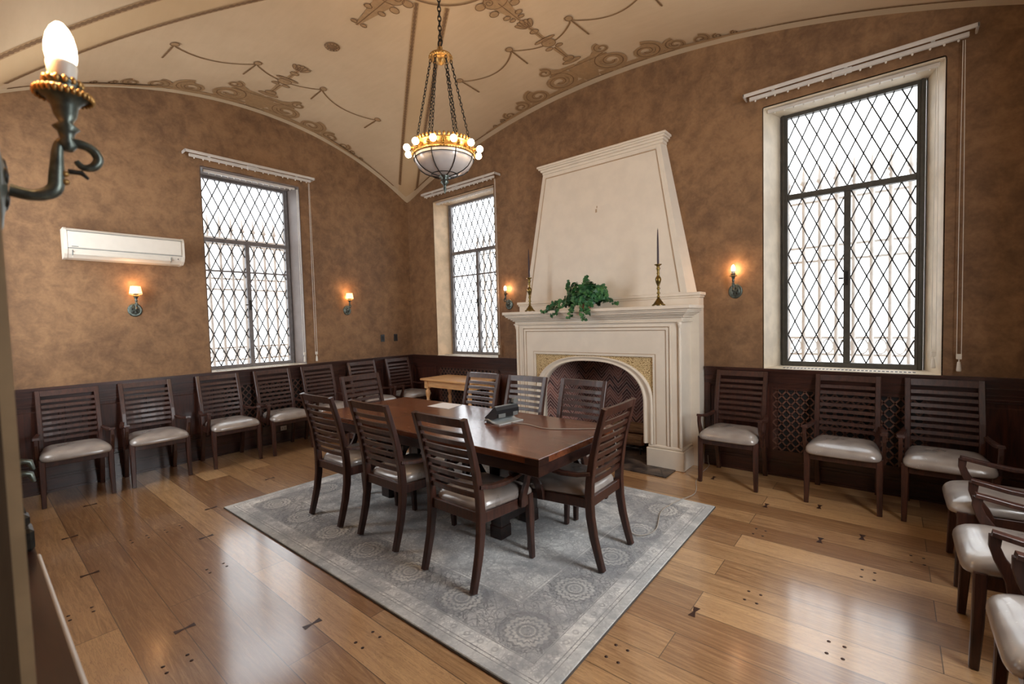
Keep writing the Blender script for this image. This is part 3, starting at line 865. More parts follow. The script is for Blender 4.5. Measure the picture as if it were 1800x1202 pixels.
# firebox
mb = MB()
pl = [(FX-.644, YF+.06), (3.26, .24), (4.19, .24), (FX+.644, YF+.06)]
for (a, b), (c, d) in zip(pl, pl[1:]):
    mb.add([(a, b, .012), (c, d, .012), (c, d, 1.138), (a, b, 1.138)], [(0, 1, 2, 3)], 'firebrick')
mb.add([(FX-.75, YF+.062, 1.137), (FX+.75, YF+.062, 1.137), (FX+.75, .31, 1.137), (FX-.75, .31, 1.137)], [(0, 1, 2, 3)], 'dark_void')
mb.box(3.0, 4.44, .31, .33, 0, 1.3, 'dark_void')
mb.build('firebox', fp)
mb = MB(); mb.box(2.78, 4.70, -.70, .30, .0005, .012, 'slate'); tag(mb.build('trim_7'), 'dark slate hearth slab before the fireplace', kind='structure')
# grate and logs
g = empty('fire_grate', (4.03, -.02, .0135), label='black iron fire grate carrying two split logs', cat='grate')
mb = MB()
for x in (-.16, -.05, .06, .17): mb.tube([(x, -.16, .07), (x, .16, .07)], .009, 'black_plastic', 6)
for y in (-.14, .14): mb.tube([(-.2, y, .07), (.2, y, .07)], .009, 'black_plastic', 6)
mb.build('bars', g)
for x in (-.17, .17):
    for y in (-.13, .13): mb = MB(); mb.tube([(x, y, 0), (x, y, .07)], .009, 'black_plastic', 6); mb.build('leg', g)
def log(loc, r, L, rz, label):
    mb = MB(); rr = lambda k: r*(1+.08*math.sin(k*2.1)+.05*math.cos(k*5))
    n = 16; rings = [[(x, rr(k)*math.cos(2*PI*k/n), rr(k)*.86*math.sin(2*PI*k/n)) for k in range(n)] for x in (-L/2, -L/4, 0, L/4, L/2)]
    mb.loft(rings, 'bark', False, False)
    o = mb.build('log', None, loc, rz); tag(o, label, 'firewood', 'logs in the fireplace')
    e = MB(); e.add(rings[0], [tuple(range(n))], 'log_end'); e.add(rings[-1], [tuple(range(n))], 'log_end'); e.build('cut_end', o)
log((4.03, -.10, .161), .070, .36, .03, 'split pale log lying lowest on the iron grate')
log((4.02, .06, .161), .066, .34, -.03, 'dark log at the back of the iron grate')
log((4.02, -.04, .285), .068, .36, .05, 'pale barked log topmost on the iron grate')

# candlesticks, candles
def candlestick(x, y, label, lc):
    mb = MB()
    k = lambda a: [(r*1.0, h) for r, h in a]
    base = empty('candlestick', (x, y, 1.6665), label=label, cat='candlestick', group='brass candlesticks on the mantel')
    # stepped hexagonal foot
    mb.lathe([(.066, .008), (.068, .014), (.052, .022), (.048, .032), (.03, .055), (.018, .075), (.012, .082)], (0, 0, 0), 'brass', 6)
    for i in range(6):
        a = PI/3*i; mb.ell((.060*math.cos(a), .060*math.sin(a), .006), .012, .012, .006, 'brass', 8, 4)
    mb.build('foot', base)
    mb = MB(); mb.lathe([(.010, .08), (.018, .09), (.011, .10), (.009, .115), (.020, .128), (.011, .14), (.010, .16), (.019, .175), (.012, .185), (.011, .20), (.024, .235), (.030, .26), (.028, .28),
                         (.014, .30), (.011, .315), (.017, .325), (.012, .335), (.014, .36), (.022, .375), (.014, .385), (.016, .40), (.036, .412), (.036, .418), (.012, .42)], (0, 0, 0), 'brass', 16)
    mb.build('stem', base)
    mb = MB(); mb.lathe([(.0105, .0), (.0100, .1), (.008, .25), (.004, .34), (.001, .347)], (0, 0, 0), 'candle', 10)
    mb.tube([(0, 0, .345), (0, 0, .357)], .0015, 'dark_bronze', 5)
    c = mb.build('taper_candle', None, (x, y, 1.6665+.4205)); tag(c, lc, 'candle', 'dark tapers in the candlesticks')
candlestick(2.90, -.43, 'brass candlestick at the window end of the mantel, beside the ivy', 'dark unlit taper in the candlestick nearest the corner window')
candlestick(4.55, -.45, 'brass candlestick at the large-window end of the mantel', 'dark unlit taper in the candlestick nearest the large window')

# ivy
iv = empty('potted_ivy', (3.68, -.41, 1.668), label='bushy green ivy spilling from a small pot on the mantel', cat='plant')
mb = MB(); mb.lathe([(.055, 0), (.075, .05), (.085, .09), (.088, .10), (.075, .10), (.07, .085)], (.0, 0, 0), 'terracotta', 20); mb.build('pot', iv)
mb = MB(); st = MB(); rnd = random.Random(3)
def leaf(p, s, nrm):
    nrm = Vector(nrm).normalized(); a = nrm.orthogonal().normalized(); a.rotate(Matrix.Rotation(rnd.random()*6.28, 3, nrm)); b = nrm.cross(a)
    sh = [(0, -.5), (.28, -.55), (.52, -.15), (.30, .0), (.45, .35), (.16, .30), (0, .75), (-.16, .30), (-.45, .35), (-.30, .0), (-.52, -.15), (-.28, -.55)]
    p = Vector(p); vs = [p-nrm*s*.05] + [p+a*u*s+b*v*s-nrm*s*.12*abs(u) for u, v in sh]
    mb.add(vs, [(0, 1+k, 1+(k+1) % 12) for k in range(12)], 'leaf')
for i in range(900):
    a = rnd.random()*2*PI; e = math.asin(rnd.uniform(-.35, 1.0)); rr = rnd.uniform(.72, 1.02)
    d = Vector((math.cos(a)*math.cos(e), math.sin(a)*math.cos(e), math.sin(e)))
    p = Vector((d.x*.27*rr-.0, d.y*.14*rr, .12+d.z*.185*rr+ .025*math.sin(d.x*9)))
    if p.y > .19 or (p.z < .02 and p.y > -.165): continue
    leaf(p, rnd.uniform(.036, .054), d+Vector((rnd.uniform(-.5, .5), rnd.uniform(-.6, .2), rnd.uniform(-.3, .6))))
strands = [((-.22, -.06, .12), (-.36, -.13, .06), (-.49, -.16, -.02)), ((-.15, -.08, .10), (-.27, -.14, .02), (-.33, -.185, -.07)), ((.0, -.1, .08), (.05, -.19, -.01), (.10, -.21, -.12)),
           ((-.05, -.1, .1), (-.06, -.18, .0), (-.10, -.2, -.08)), ((.08, -.1, .06), (.12, -.17, .01), (.15, -.2, -.05)), ((.2, .0, .12), (.32, -.03, .10), (.41, -.05, .035)),
           ((-.02, 0, .25), (.01, 0, .31), (.03, -.01, .355)), ((-.2, 0, .2), (-.24, 0, .28), (-.22, 0, .33)), ((.17, 0, .2), (.22, -.02, .25), (.26, -.03, .24)),
           ((-.25, -.02, .1), (-.38, -.06, .1), (-.44, -.1, .05)), ((-.3, -.05, .05), (-.42, -.12, .01), (-.46, -.14, .0))]
for s in strands:
    a, b, c = [Vector(q) for q in s]; pts = [a*(1-t)**2+b*2*t*(1-t)+c*t*t for t in [i/9 for i in range(10)]]
    st = MB(); st.tube(pts, .0025, 'stem', 5); st.build('stem', iv)
    for p in pts[1:]:
        for k in range(3):
            leaf(p+Vector((rnd.uniform(-.022, .022), rnd.uniform(-.02, .01), rnd.uniform(-.02, .02))), rnd.uniform(.026, .04), (rnd.uniform(-.6, .6), -1, rnd.uniform(-.2, .8)))
mb.build('foliage', iv)

# ------------------------------------------------------------------ sconces
def lightp(name, loc, energy, color, r=.03, parent=None):
    l = bpy.data.lights.new(name, 'POINT'); l.energy = energy; l.color = color; l.shadow_soft_size = r
    o = bpy.data.objects.new(name, l); col.objects.link(o); o.location = loc
    if parent: o.parent = parent
    return o
def sconce(loc, rz, shade, label, pw, group):
    """local: wall plane at y=0, projects to -y"""
    r = empty('wall_sconce', loc, rz, label=label, cat='wall lamp', group=group)
    mb = MB()
    rings = []
    for rr, h in ((.060, -.001), (.065, -.005), (.061, -.009), (.053, -.012), (.048, -.010), (.042, -.013), (.02, -.018), (.004, -.019)):
        rings.append([(rr*math.cos(2*PI*k/24), h, rr*1.12*math.sin(2*PI*k/24)) for k in range(24)])
    mb.loft(rings, 'bronze', True)
    for a in range(5):
        q = 2*PI*a/5+.3; mb.ell((.024*math.cos(q), -.016, .026*math.sin(q)), .009, .004, .013, 'dark_bronze', 8, 4)
    mb.build('back_plate', r)
    mb = MB()
    mb.tube(*smooth([(0, -.02, -.005), (0, -.045, -.008), (0, -.066, .004), (0, -.070, .03), (0, -.074, .07), (0, -.082, .080), (0, -.090, .081)], [.009, .008, .010, .009, .0065, .006, .006]), 'bronze', 10)
    mb.tube(*smooth([(0, -.088, .080), (0, -.104, .079), (0, -.115, .072), (0, -.119, .060), (0, -.112, .048), (0, -.100, .045), (0, -.093, .053)], [.007, .007, .007, .0065, .006, .005, .004]), 'bronze', 8)
    mb.tube([(0, -.083, .035), (0, -.098, .036), (0, -.106, .028)], [.004, .004, .002], 'dark_bronze', 6)
    for z in (.018, .030): mb.ell((.0, -.078, z), .007, .007, .005, 'gilt', 8, 4)
    mb.build('arm', r)
    mb = MB(); c = (0, -.084, .078)
    mb.lathe([(.006, -.012), (.012, -.004), (.008, .006), (.010, .016), (.016, .022), (.008, .030), (.013, .04), (.016, .055), (.022, .064), (.029, .068), (.033, .072), (.031, .076), (.020, .076),
              (.016, .082), (.022, .086), (.022, .092), (.015, .094)], c, 'bronze', 20)
    for k in range(30):
        a = 2*PI*k/30; mb.ell((c[0]+.0325*math.cos(a), c[1]+.0325*math.sin(a), c[2]+.070), .0036, .0036, .006, 'gilt', 6, 4)
    for k in range(14):
        a = 2*PI*k/14; mb.ell((c[0]+.021*math.cos(a), c[1]+.021*math.sin(a), c[2]+.089), .004, .004, .006, 'gilt', 6, 4)
    mb.build('drip_pan', r)
    mb = MB(); mb.lathe([(.013, .092), (.016, .098), (.018, .114), (.0175, .119), (.010, .120)], c, 'white_plastic', 16); mb.build('lamp_holder', r)
    mb = MB()
    mb.lathe([(.0165, .119), (.0185, .130), (.0182, .144), (.0155, .158), (.0105, .170), (.005, .177), (.001, .179)], c, 'bulb_white' if not shade else 'bulb_lit', 16); mb.build('light_bulb', r)
    if shade:
        mb = MB(); mb.lathe([(.058, .088), (.056, .10), (.044, .178)], c, 'shade_lit', 24, caps=False); mb.lathe([(.058, .086), (.0585, .094)], c, 'gilt', 24, caps=False)
        mb.lathe([(.0445, .175), (.0445, .180)], c, 'gilt', 24, caps=False)
        mb.build('lamp_shade', r)
        lightp('sconce_glow', (0, c[1], c[2]+.20), pw*.5, (1, .52, .22), .02, r); lightp('sconce_glow', (0, c[1]+.07, c[2]+.12), pw*.35, (1, .42, .12), .02, r)
    else:
        lightp('sconce_glow', (0, c[1]+.035, c[2]+.14), pw, (1, .55, .26), .02, r)
    return r
SH, BA = 'shaded sconces', 'candle-bulb sconces'
sconce((0, -3.737, 1.785), PI/2, True, 'lit bronze sconce with small pleated shade below the air conditioner', 1.7, SH)
sconce((0, -1.204, 1.785), PI/2, True, 'lit bronze sconce with small shade near the room corner', 1.7, SH)
sconce((2.21, 0, 1.79), 0, False, 'lit bronze candle sconce between corner window and fireplace hood', 1.6, BA)
sconce((5.16, 0, 1.79), 0, False, 'lit bronze candle sconce between fireplace hood and large window', 1.6, BA)
sconce((5.40, -LY, 1.762), PI, False, 'large out-of-focus bronze candle sconce beside the near doorway', 1.6, BA)
# small bracket on near wall
b = empty('iron_bracket', (4.75, -LY+.054, 1.03), label='dark iron bracket with curled arms on the near panelling, out of focus', cat='bracket')
mb = MB(); mb.bbox(-.04, .04, -.054, .0, .0, .055, 'dark_bronze', .008); mb.bbox(-.03, .03, -.054, -.005, .055, .09, 'dark_bronze', .01); mb.build('block', b)
mb = MB(); mb.tube([(0, -.02, .08), (0, -.03, .15), (0, -.025, .26), (0, -.035, .32)], [.012, .008, .009, .012], 'dark_bronze', 8); mb.build('stem', b)
for z in (.175, .205): mb = MB(); mb.tube([(0, -.03, z), (0, -.01, z+.008), (0, .002, z+.004), (0, .008, z-.016)], [.006, .007, .007, .004], 'bronze', 8); mb.build('arm', b)

# ------------------------------------------------------------------ air conditioner
ac = empty('air_conditioner', (0, -3.79, 2.435), PI/2, label='white wall-mounted split air conditioner above the shaded sconce', cat='air conditioner')
mb = MB(); P = [(0, -.145), (-.12, -.140), (-.17, -.105), (-.195, -.06), (-.195, .09), (-.185, .125), (-.16, .145), (0, .145)]
mb.loft([[(x, y, z) for y, z in P] for x in (-.48, .48)], 'white_plastic'); mb.build('housing', ac)
for x in (-.48, .48): mb = MB(); mb.loft([[(x+s*.012, y-.004*(y < -.01), z*1.02) for y, z in P] for s in (-1, 1)], 'white_plastic'); mb.build('end_cap', ac)
mb = MB(); mb.bbox(-.462, .462, -.203, -.194, -.045, .112, 'white_plastic', .004); mb.box(-.47, .47, -.1965, -.19, .113, .119, 'grey_plastic'); mb.box(-.47, .47, -.197, -.19, -.055, -.048, 'grey_plastic'); mb.build('front_panel', ac)
mb = MB(); mb.rect([(-.43, -.182, -.090), (.36, -.182, -.090)], .052, .006, 'white_plastic', side=Vector((0, .5, 1))); mb.rect([(-.43, -.150, -.125), (.36, -.150, -.125)], .05, .006, 'white_plastic', side=Vector((0, -1, .6)))
mb.build('louvre', ac)
mb = MB(); mb.box(-.437, -.431, -.190, -.15, -.118, -.070, 'grey_plastic'); mb.box(.362, .367, -.190, -.15, -.118, -.070, 'grey_plastic')
mb.ell((.43, -.183, -.085), .006, .004, .006, 'black_plastic', 8, 4); mb.box(-.44, -.39, -.204, -.2025, -.038, -.031, 'grey_plastic'); mb.build('vent_detail', ac)

# switches and socket
for y, l in ((-.594, 'black double switch plate, nearer to the shaded sconce'), (-.34, 'black double switch plate, nearer to the room corner')):
    o = empty('light_switch', (0, y, 1.335), PI/2, label=l, cat='switch', group='black switch plates on the plaster')
    mb = MB(); mb.bbox(-.036, .036, -.008, 0, -.058, .058, 'black_plastic', .003); mb.build('plate', o)
    mb = MB(); mb.bbox(-.016, .016, -.012, -.008, -.033, .033, 'dark_void', .002); mb.build('rocker', o)
o = empty('power_outlet', (.026, -2.236, .19), PI/2, label='white socket plate on the panelling behind a chair seat', cat='socket')
mb = MB(); mb.bbox(-.04, .04, -.006, 0, -.03, .03, 'white_plastic', .002); mb.build('plate', o)
mb = MB(); mb.box(-.02, -.016, -.0065, -.006, -.01, .01, 'dark_void'); mb.box(.016, .02, -.0065, -.006, -.01, .01, 'dark_void'); mb.build('slots', o)
o = empty('power_outlet', (.014, -1.342, .86), PI/2, label='brown outlet plate on panelling above the far chairs', cat='socket')
mb = MB(); mb.bbox(-.055, .055, -.010, 0, -.035, .035, 'mahogany_rail', .004); mb.build('plate', o)
# round ceiling vent
mb = MB(); z = vault(2.03, -2.44); mb.lathe([(.075, -.004), (.07, -.012), (.045, -.010), (.042, -.015), (.02, -.013), (.012, -.018), (.001, -.018)], (0, 0, 0), 'ornament_line', 28)
for k in range(12):
    a = 2*PI*k/12; mb.ell((.057*math.cos(a), .057*math.sin(a), -.010), .010, .010, .004, 'ornament_fill', 8, 4)
o = mb.build('ceiling_vent', None, (2.03, -2.44, z)); o.rotation_euler.y = .0; tag(o, 'small round pierced rosette vent in the vault', 'vent')

# ------------------------------------------------------------------ chandelier
ch = empty('chandelier', (3.655, -2.475, 0), label='gilt ring chandelier with glass bowl hanging on chains', cat='chandelier')
def link(mb, p, d, L, w, r, tw, m):
    d = Vector(d).normalized(); a = d.orthogonal().normalized(); a.rotate(Matrix.Rotation(tw, 3, d)); pts = []
    for k in range(13):
        q = 2*PI*k/12; pts.append(Vector(p)+d*math.cos(q)*L/2+a*math.sin(q)*w/2)
    mb.tube(pts, r, m, 5, False)
def chain(mb, A, B, L, w, r, m='dark_bronze'):
    A, B = Vector(A), Vector(B); n = max(1, round((B-A).length/(L*.74)))
    for i in range(n): link(mb, A.lerp(B, (i+.5)/n), B-A, L, w, r, (i % 2)*PI/2+.4, m)
ztop = vault(ax, -by)
mb = MB(); chain(mb, (0, 0, 3.74), (0, 0, ztop-.05), .05, .026, .0042); mb.build('suspension_chain', ch)
mb = MB(); mb.lathe([(.06, -.001), (.055, -.02), (.02, -.045), (.008, -.06), (.001, -.06)], (0, 0, ztop), 'gilt', 20); mb.build('ceiling_rose', ch)
mb = MB(); mb.tube([(.022*math.cos(2*PI*k/12), 0, 3.72+.028*math.sin(2*PI*k/12)) for k in range(13)], .006, 'dark_bronze', 6, False)
mb.lathe([(.006, 3.70), (.018, 3.68), (.010, 3.665), (.016, 3.64), (.06, 3.630), (.086, 3.622), (.090, 3.610), (.084, 3.598), (.06, 3.602), (.040, 3.60), (.034, 3.578), (.018, 3.56), (.006, 3.55)], (0, 0, 0), 'gilt', 28)
for k in range(24): a = 2*PI*k/24; mb.ell((.088*math.cos(a), .088*math.sin(a), 3.606), .007, .007, .007, 'gilt', 6, 4)
mb.build('top_plate', ch)
a0 = math.atan2(-4.96+2.475, 6.37-3.655)   # towards the doorway
for k in range(6):
    a = a0+PI/6+2*PI*k/6
    mb = MB(); chain(mb, (.078*math.cos(a), .078*math.sin(a), 3.59), (.215*math.cos(a), .215*math.sin(a), 2.925), .036, .017, .0030); mb.build('chain', ch)
mb = MB(); mb.lathe([(.232, 2.845), (.240, 2.85), (.236, 2.865), (.228, 2.87), (.226, 2.915), (.234, 2.92), (.232, 2.93), (.222, 2.93), (.218, 2.86), (.222, 2.845)], (0, 0, 0), 'gilt', 48, caps=False)
for k in range(44):
    a = 2*PI*k/44; mb.ell((.228*math.cos(a), .228*math.sin(a), 2.945), .011, .011, .018, 'gilt', 8, 5)
for k in range(72):
    a = 2*PI*k/72; mb.ell((.240*math.cos(a), .240*math.sin(a), 2.853), .006, .006, .006, 'gilt', 6, 4)
for k in range(12):
    a = a0+2*PI*k/12
    for h, q in ((2.905, .010), (2.893, .014), (2.88, .010)): mb.ell((.232*math.cos(a), .232*math.sin(a), h), q, q, .008, 'brass', 8, 4)
mb.build('crown_band', ch)
bowl = [(.232, 2.848), (.230, 2.825), (.218, 2.795), (.194, 2.762), (.155, 2.734), (.10, 2.712), (.05, 2.702), (.01, 2.70)]
mb = MB(); mb.lathe(bowl, (0, 0, 0), 'alabaster', 48); bo = mb.build('glass_bowl', ch)
mb = MB()
for k in range(8):
    a = a0+PI/8+2*PI*k/8; mb.tube([((r+.003)*math.cos(a), (r+.003)*math.sin(a), z-.002) for r, z in bowl], .0035, 'dark_bronze', 6)
for r, z in (bowl[1], bowl[5]): mb.tube([((r+.002)*math.cos(2*PI*k/48), (r+.002)*math.sin(2*PI*k/48), z-.002) for k in range(49)], .003, 'dark_bronze', 6, False)
mb.build('lead_came', bo)
mb = MB(); mb.lathe([(.040, 2.705), (.046, 2.698), (.026, 2.688), (.028, 2.668), (.034, 2.655), (.016, 2.635), (.009, 2.62), (.014, 2.605), (.006, 2.58), (.001, 2.565)], (0, 0, 0), 'bronze', 20); mb.build('finial', ch)
for k in range(12):
    a = a0+PI/12+2*PI*k/12; ca, sa = math.cos(a), math.sin(a)
    mb = MB(); mb.tube([(.232*ca, .232*sa, 2.890), (.262*ca, .262*sa, 2.890)], .013, 'gilt', 10); sk = mb.build('lamp_holder', ch)
    for q in range(8): pass
    mb = MB(); mb.ell((.287*ca, .287*sa, 2.890), .026, .026, .026, 'bulb_lit', 14, 10); mb.build('light_bulb', ch)
for k in range(4):
    a = a0+PI/4+PI/2*k; lightp('chandelier_glow', (.34*math.cos(a), .34*math.sin(a), 2.93), 5.0, (1, .66, .36), .04, ch)

# ------------------------------------------------------------------ chairs
def make_chair():
    r = empty('armchair')
    W = .212
    postp = [(0, -.078, 0), (0, -.052, .09), (0, -.024, .20), (0, -.005, .32), (0, 0, .44), (0, -.006, .54), (0, -.028, .68), (0, -.062, .82), (0, -.112, .995)]
    hs = [.038, .042, .047, .051, .053, .050, .044, .038, .032]
    for s in (-1, 1):
        mb = MB(); mb.rect([(s*W, y, z) for _, y, z in postp], .038, hs, 'chair_wood'); mb.build('leg', r)
        mb = MB(); mb.rect([(s*.236, .440, 0), (s*.233, .430, .2), (s*.232, .425, .425)], [.032, .040, .044], [.032, .040, .044], 'chair_wood'); mb.build('leg', r)
    def by_(z):   # back curve
        for (a, b) in zip(postp, postp[1:]):
            if a[2] <= z <= b[2]: k = (z-a[2])/(b[2]-a[2]); return a[1]+(b[1]-a[1])*k
        return postp[-1][1]
    def slat(z0, z1, th, nm, x=W-.017, bow=.010):
        mb = MB(); rings = []
        for i in range(7):
            u = -1+i/3; d = -bow*(1-u*u)
            ring = []
            for zz, yy in ((z0, -th/2), (z0, th/2), (z1, th/2), (z1, -th/2)): ring.append((u*x, by_(min(zz, .99))+yy+d, zz))
            rings.append(ring)
        mb.loft(rings, 'chair_wood'); mb.build(nm, r)
    slat(.945, .995, .026, 'top_rail')
    for i in range(8):
        zc = .896-.0520*i; slat(zc-.0138, zc+.0138, .016, 'slat')
    mb = MB()
    mb.rect([(-W+.017, 0, .405), (W-.017, 0, .405)], .064, .024, 'chair_wood', side=Vector((0, 0, 1)))
    mb.rect([(-.213, .43, .39), (.213, .43, .39)], .062, .024, 'chair_wood', side=Vector((0, 0, 1)))
    for s in (-1, 1): mb.rect([(s*.212, .02, .40), (s*.232, .41, .39)], .062, .024, 'chair_wood', side=Vector((0, 0, 1)))
    mb.build('seat_frame', r)
    # cushion
    mb = MB(); rings = []
    n = 28
    def outl(k, sc, z):
        a = 2*PI*k/n; ca, sa = math.cos(a), math.sin(a); e = .30
        u = math.copysign(abs(ca)**e, ca); v = math.copysign(abs(sa)**e, sa)
        y = .247+v*.238*sc; hw = (.205+.050*((y-.0)/.47))*sc
        return (u*hw, y, z + (.012*(v > 0)*0))
    for sc, z in ((.90, .424), (.985, .428), (1.0, .440), (.995, .455), (.96, .472), (.90, .484), (.78, .494), (.60, .501), (.35, .505), (.08, .506)):
        ring = []
        for k in range(n):
            x, y, zz = outl(k, sc, z); zz -= max(0, (y-.36))*.16 + max(0, .08-y)*.12; ring.append((x, y, zz))
        rings.append(ring)
    mb.loft(rings, 'satin', True); mb.build('seat', r)
    for s in (-1, 1):
        mb = MB()
        mb.rect([(s*.226, -.016, .592), (s*.244, .06, .578), (s*.258, .16, .576), (s*.262, .26, .588), (s*.260, .34, .604), (s*.256, .395, .614)],
                [.030, .036, .044, .046, .046, .044], .022, 'chair_wood', side=Vector((1, 0, 0)))
        arm = mb.build('armrest', r)
        mb = MB()
        mb.rect([(s*.258, .385, .606), (s*.258, .388, .56), (s*.258, .372, .51), (s*.258, .345, .46), (s*.258, .330, .42), (s*.256, .328, .375)],
                .026, [.040, .036, .040, .050, .052, .046], 'chair_wood', side=Vector((1, 0, 0)))
        mb.build('arm_support', arm)
    return r
proto = make_chair(); first = [True]
def chair(x, y, deg, label, group):
    c = proto if first[0] else copy_tree(proto); first[0] = False
    c.location = (x, y, chair.z); c.rotation_euler.z = R(deg); c['label'] = label; c['category'] = 'chair'; c['group'] = group
chair.z = .0230
G1 = 'armchairs round the conference table'
chair(2.93, -3.12, 1, 'dark slatted armchair on the near table side, farthest from the camera', G1)
chair(3.59, -3.09, 0, 'middle dark slatted armchair of three along the near table side', G1)
chair(4.35, -3.115, 0, 'dark slatted armchair with back to camera at near table corner', G1)
chair(4.945, -2.35, 92, 'dark slatted armchair at the table head beside the phone cord', G1)
chair(2.06, -2.24, -90, 'dark slatted armchair at the table head facing the air conditioner wall chairs', G1)
chair(3.08, -1.60, 180, 'dark armchair across the table in front of the pine table', G1)
chair(3.66, -1.60, 180, 'dark armchair across the table behind the telephone', G1)
chair(4.28, -1.59, 180, 'dark armchair across the table before the brick firebox', G1)
chair.z = .004
G2 = 'armchairs lined up under the air conditioner wall'
for i, (x, y, d, l) in enumerate([(.16, -4.32, -92, 'dark armchair in wall row nearest the doorway, dull cushion'), (.16, -3.70, -91, 'dark armchair in wall row below the shaded sconce'),
        (.17, -3.0, -90, 'dark armchair in wall row under the window edge near the air conditioner'), (.20, -2.38, -90, 'dark armchair in wall row under the window, white socket behind its legs'),
        (.20, -1.77, -90, 'dark armchair in wall row half hidden behind the table head chair'), (.22, -1.08, -91, 'dark armchair in wall row below the sconce near the corner'),
        (.22, -.42, -90, 'dark armchair in wall row in the room corner beside the pine table')]):
    chair(x, y, d, l, G2)
G3 = 'armchairs lined up under the large window'
chair(5.225, -.155, 180, 'dark armchair beside the fireplace, pale satin seat', G3)
chair(6.07, -.155, 180, 'dark armchair centred below the large window against the grille', G3)
chair(6.68, -.155, 180, 'dark armchair below the large window, nearest the foreground chairs', G3)
G4 = 'foreground armchairs facing the conference table'
chair(7.10, -1.24, 90, 'foreground armchair farthest back, glossy grey seat and arm visible', G4)
chair(7.09, -2.01, 90, 'middle foreground armchair with bright stripe on its glossy seat', G4)
chair(7.13, -2.72, 90, 'foreground armchair nearest the camera cut by the frame', G4)

# ------------------------------------------------------------------ rug
rug = empty('rug', (3.605, -2.365, 0), R(.6), label='large faded grey oriental rug under the conference table', cat='rug')
mb = MB(); mb.bbox(-1.685, 1.685, -1.205, 1.205, .008, .0155, 'rug', .004); mb.build('pile', rug)
mb = MB(); mb.box(-1.688, 1.688, -1.208, 1.208, .001, .009, 'rug_edge'); mb.build('backing', rug)

# ------------------------------------------------------------------ conference table
tb = empty('conference_table', (3.56, -2.40, .0165), label='dark mahogany rectangular conference table standing on the grey rug', cat='table')
TX, TY = 1.265, .50
mb = MB(); mb.bbox(-TX, TX, -TY, TY, .700, .7435, 'table_wood', .004)
for x in (-.42, .42): mb.box(x-.0012, x+.0012, -TY+.001, TY-.001, .7435, .7438, 'table_dark')
for sx in (-1, 1):
    for sy in (-1, 1):
        a, b_ = sorted((sx*TX, sx*(TX-.10))); c, d = sorted((sy*TY, sy*(TY-.10))); mb.box(a-.0008 if sx < 0 else a, b_ if sx < 0 else b_+.0008, c-.0008 if sy < 0 else c, d if sy < 0 else d+.0008, .7005, .740, 'table_dark')
mb.build('tabletop', tb)
mb = MB(); mb.bbox(-TX+.006, TX-.006, -TY+.006, TY-.006, .632, .6985, 'table_dark', .003); mb.build('apron', tb)
for sx in (-1, 1):
    for sy in (-1, 1):
        x = sx*.66; y = sy*.165
        mb = MB(); mb.bbox(x-.05, x+.05, y-.05, y+.05, 0, .632, 'table_dark', .004)
        mb.bbox(x-.055, x+.055, y-.055, y+.055, 0, .09, 'table_dark', .004); mb.build('leg', tb)
        mb = MB(); mb.rect([(x-sx*.04, y, .26), (x-sx*.34, y, .60)], .07, .05, 'table_dark', side=Vector((0, 1, 0))); mb.build('brace', tb)
    mb = MB(); mb.bbox(sx*.66-.035, sx*.66+.035, -.16, .16, .10, .17, 'table_dark', .004); mb.build('stretcher', tb)
mb = MB(); mb.bbox(-.63, .63, -.03, .03, .17, .24, 'table_dark', .004); mb.build('stretcher', tb)

ZT = .761
# paper sheets
mb = MB()
for (dz, P) in ((0, [(2.945, -2.146), (3.236, -2.138), (3.187, -1.915), (2.935, -1.935)]),):
    mb.add([(x, y, ZT+.0005) for x, y in P]+[(x, y, ZT+.0015) for x, y in P], [(3, 2, 1, 0), (4, 5, 6, 7), (0, 1, 5, 4), (1, 2, 6, 5), (2, 3, 7, 6), (3, 0, 4, 7)], 'paper')
tag(mb.build('paper_sheet'), 'white sheet of paper lying on the conference table', 'paper')
# phone: local -x is the front (display side)
ph = empty('desk_phone', (4.01, -2.25, ZT), R(-8), label='black and silver desk telephone on the conference table', cat='telephone')
mb = MB(); pts = [(-.10, .012), (-.085, .024), (-.06, .028), (-.035, .022), (0, .010), (.04, .006), (.085, .006)]
for (a, b_) in zip(pts, pts[1:]):
    mb.add([(a[0], -.125, a[1]-.006), (b_[0], -.125, b_[1]-.006), (b_[0], .125, b_[1]-.006), (a[0], .125, a[1]-.006), (a[0], -.125, a[1]+.003), (b_[0], -.125, b_[1]+.003), (b_[0], .125, b_[1]+.003), (a[0], .125, a[1]+.003)],
           [(0, 3, 2, 1), (4, 5, 6, 7), (0, 1, 5, 4), (3, 7, 6, 2), (0, 4, 7, 3), (1, 2, 6, 5)], 'screen')
mb.box(-.08, .0, -.12, .12, 0, .012, 'black_plastic'); mb.box(.05, .083, -.12, .12, 0, .003, 'black_plastic'); mb.build('foot_plate', ph)
mb = MB(); P = [(-.105, .035), (-.095, .022), (.0, .030), (.035, .045), (.048, .075), (.045, .105), (.030, .128), (.018, .130)]
mb.loft([[(x, y, z) for x, z in P] for y in (-.115, .115)], 'black_plastic'); mb.build('body', ph)
mb = MB(); mb.rect([(.047, -.10, .062), (.047, -.03, .062)], .03, .006, 'grey_plastic', side=Vector((0, 0, 1))); mb.rect([(.047, .05, .062), (.047, .10, .062)], .03, .006, 'grey_plastic', side=Vector((0, 0, 1)))
mb.rect([(.020, -.112, .131), (.020, .112, .131)], .018, .008, 'grey_plastic'); mb.build('rear_panel', ph)
mb = MB(); mb.add([(-.100, -.110, .040), (.012, -.110, .132), (.012, .035, .132), (-.100, .035, .040)], [(0, 1, 2, 3)], 'grey_plastic')
mb.add([(-.040, -.095, .091), (.004, -.095, .127), (.004, .02, .127), (-.040, .02, .091)], [(0, 1, 2, 3)], 'screen')
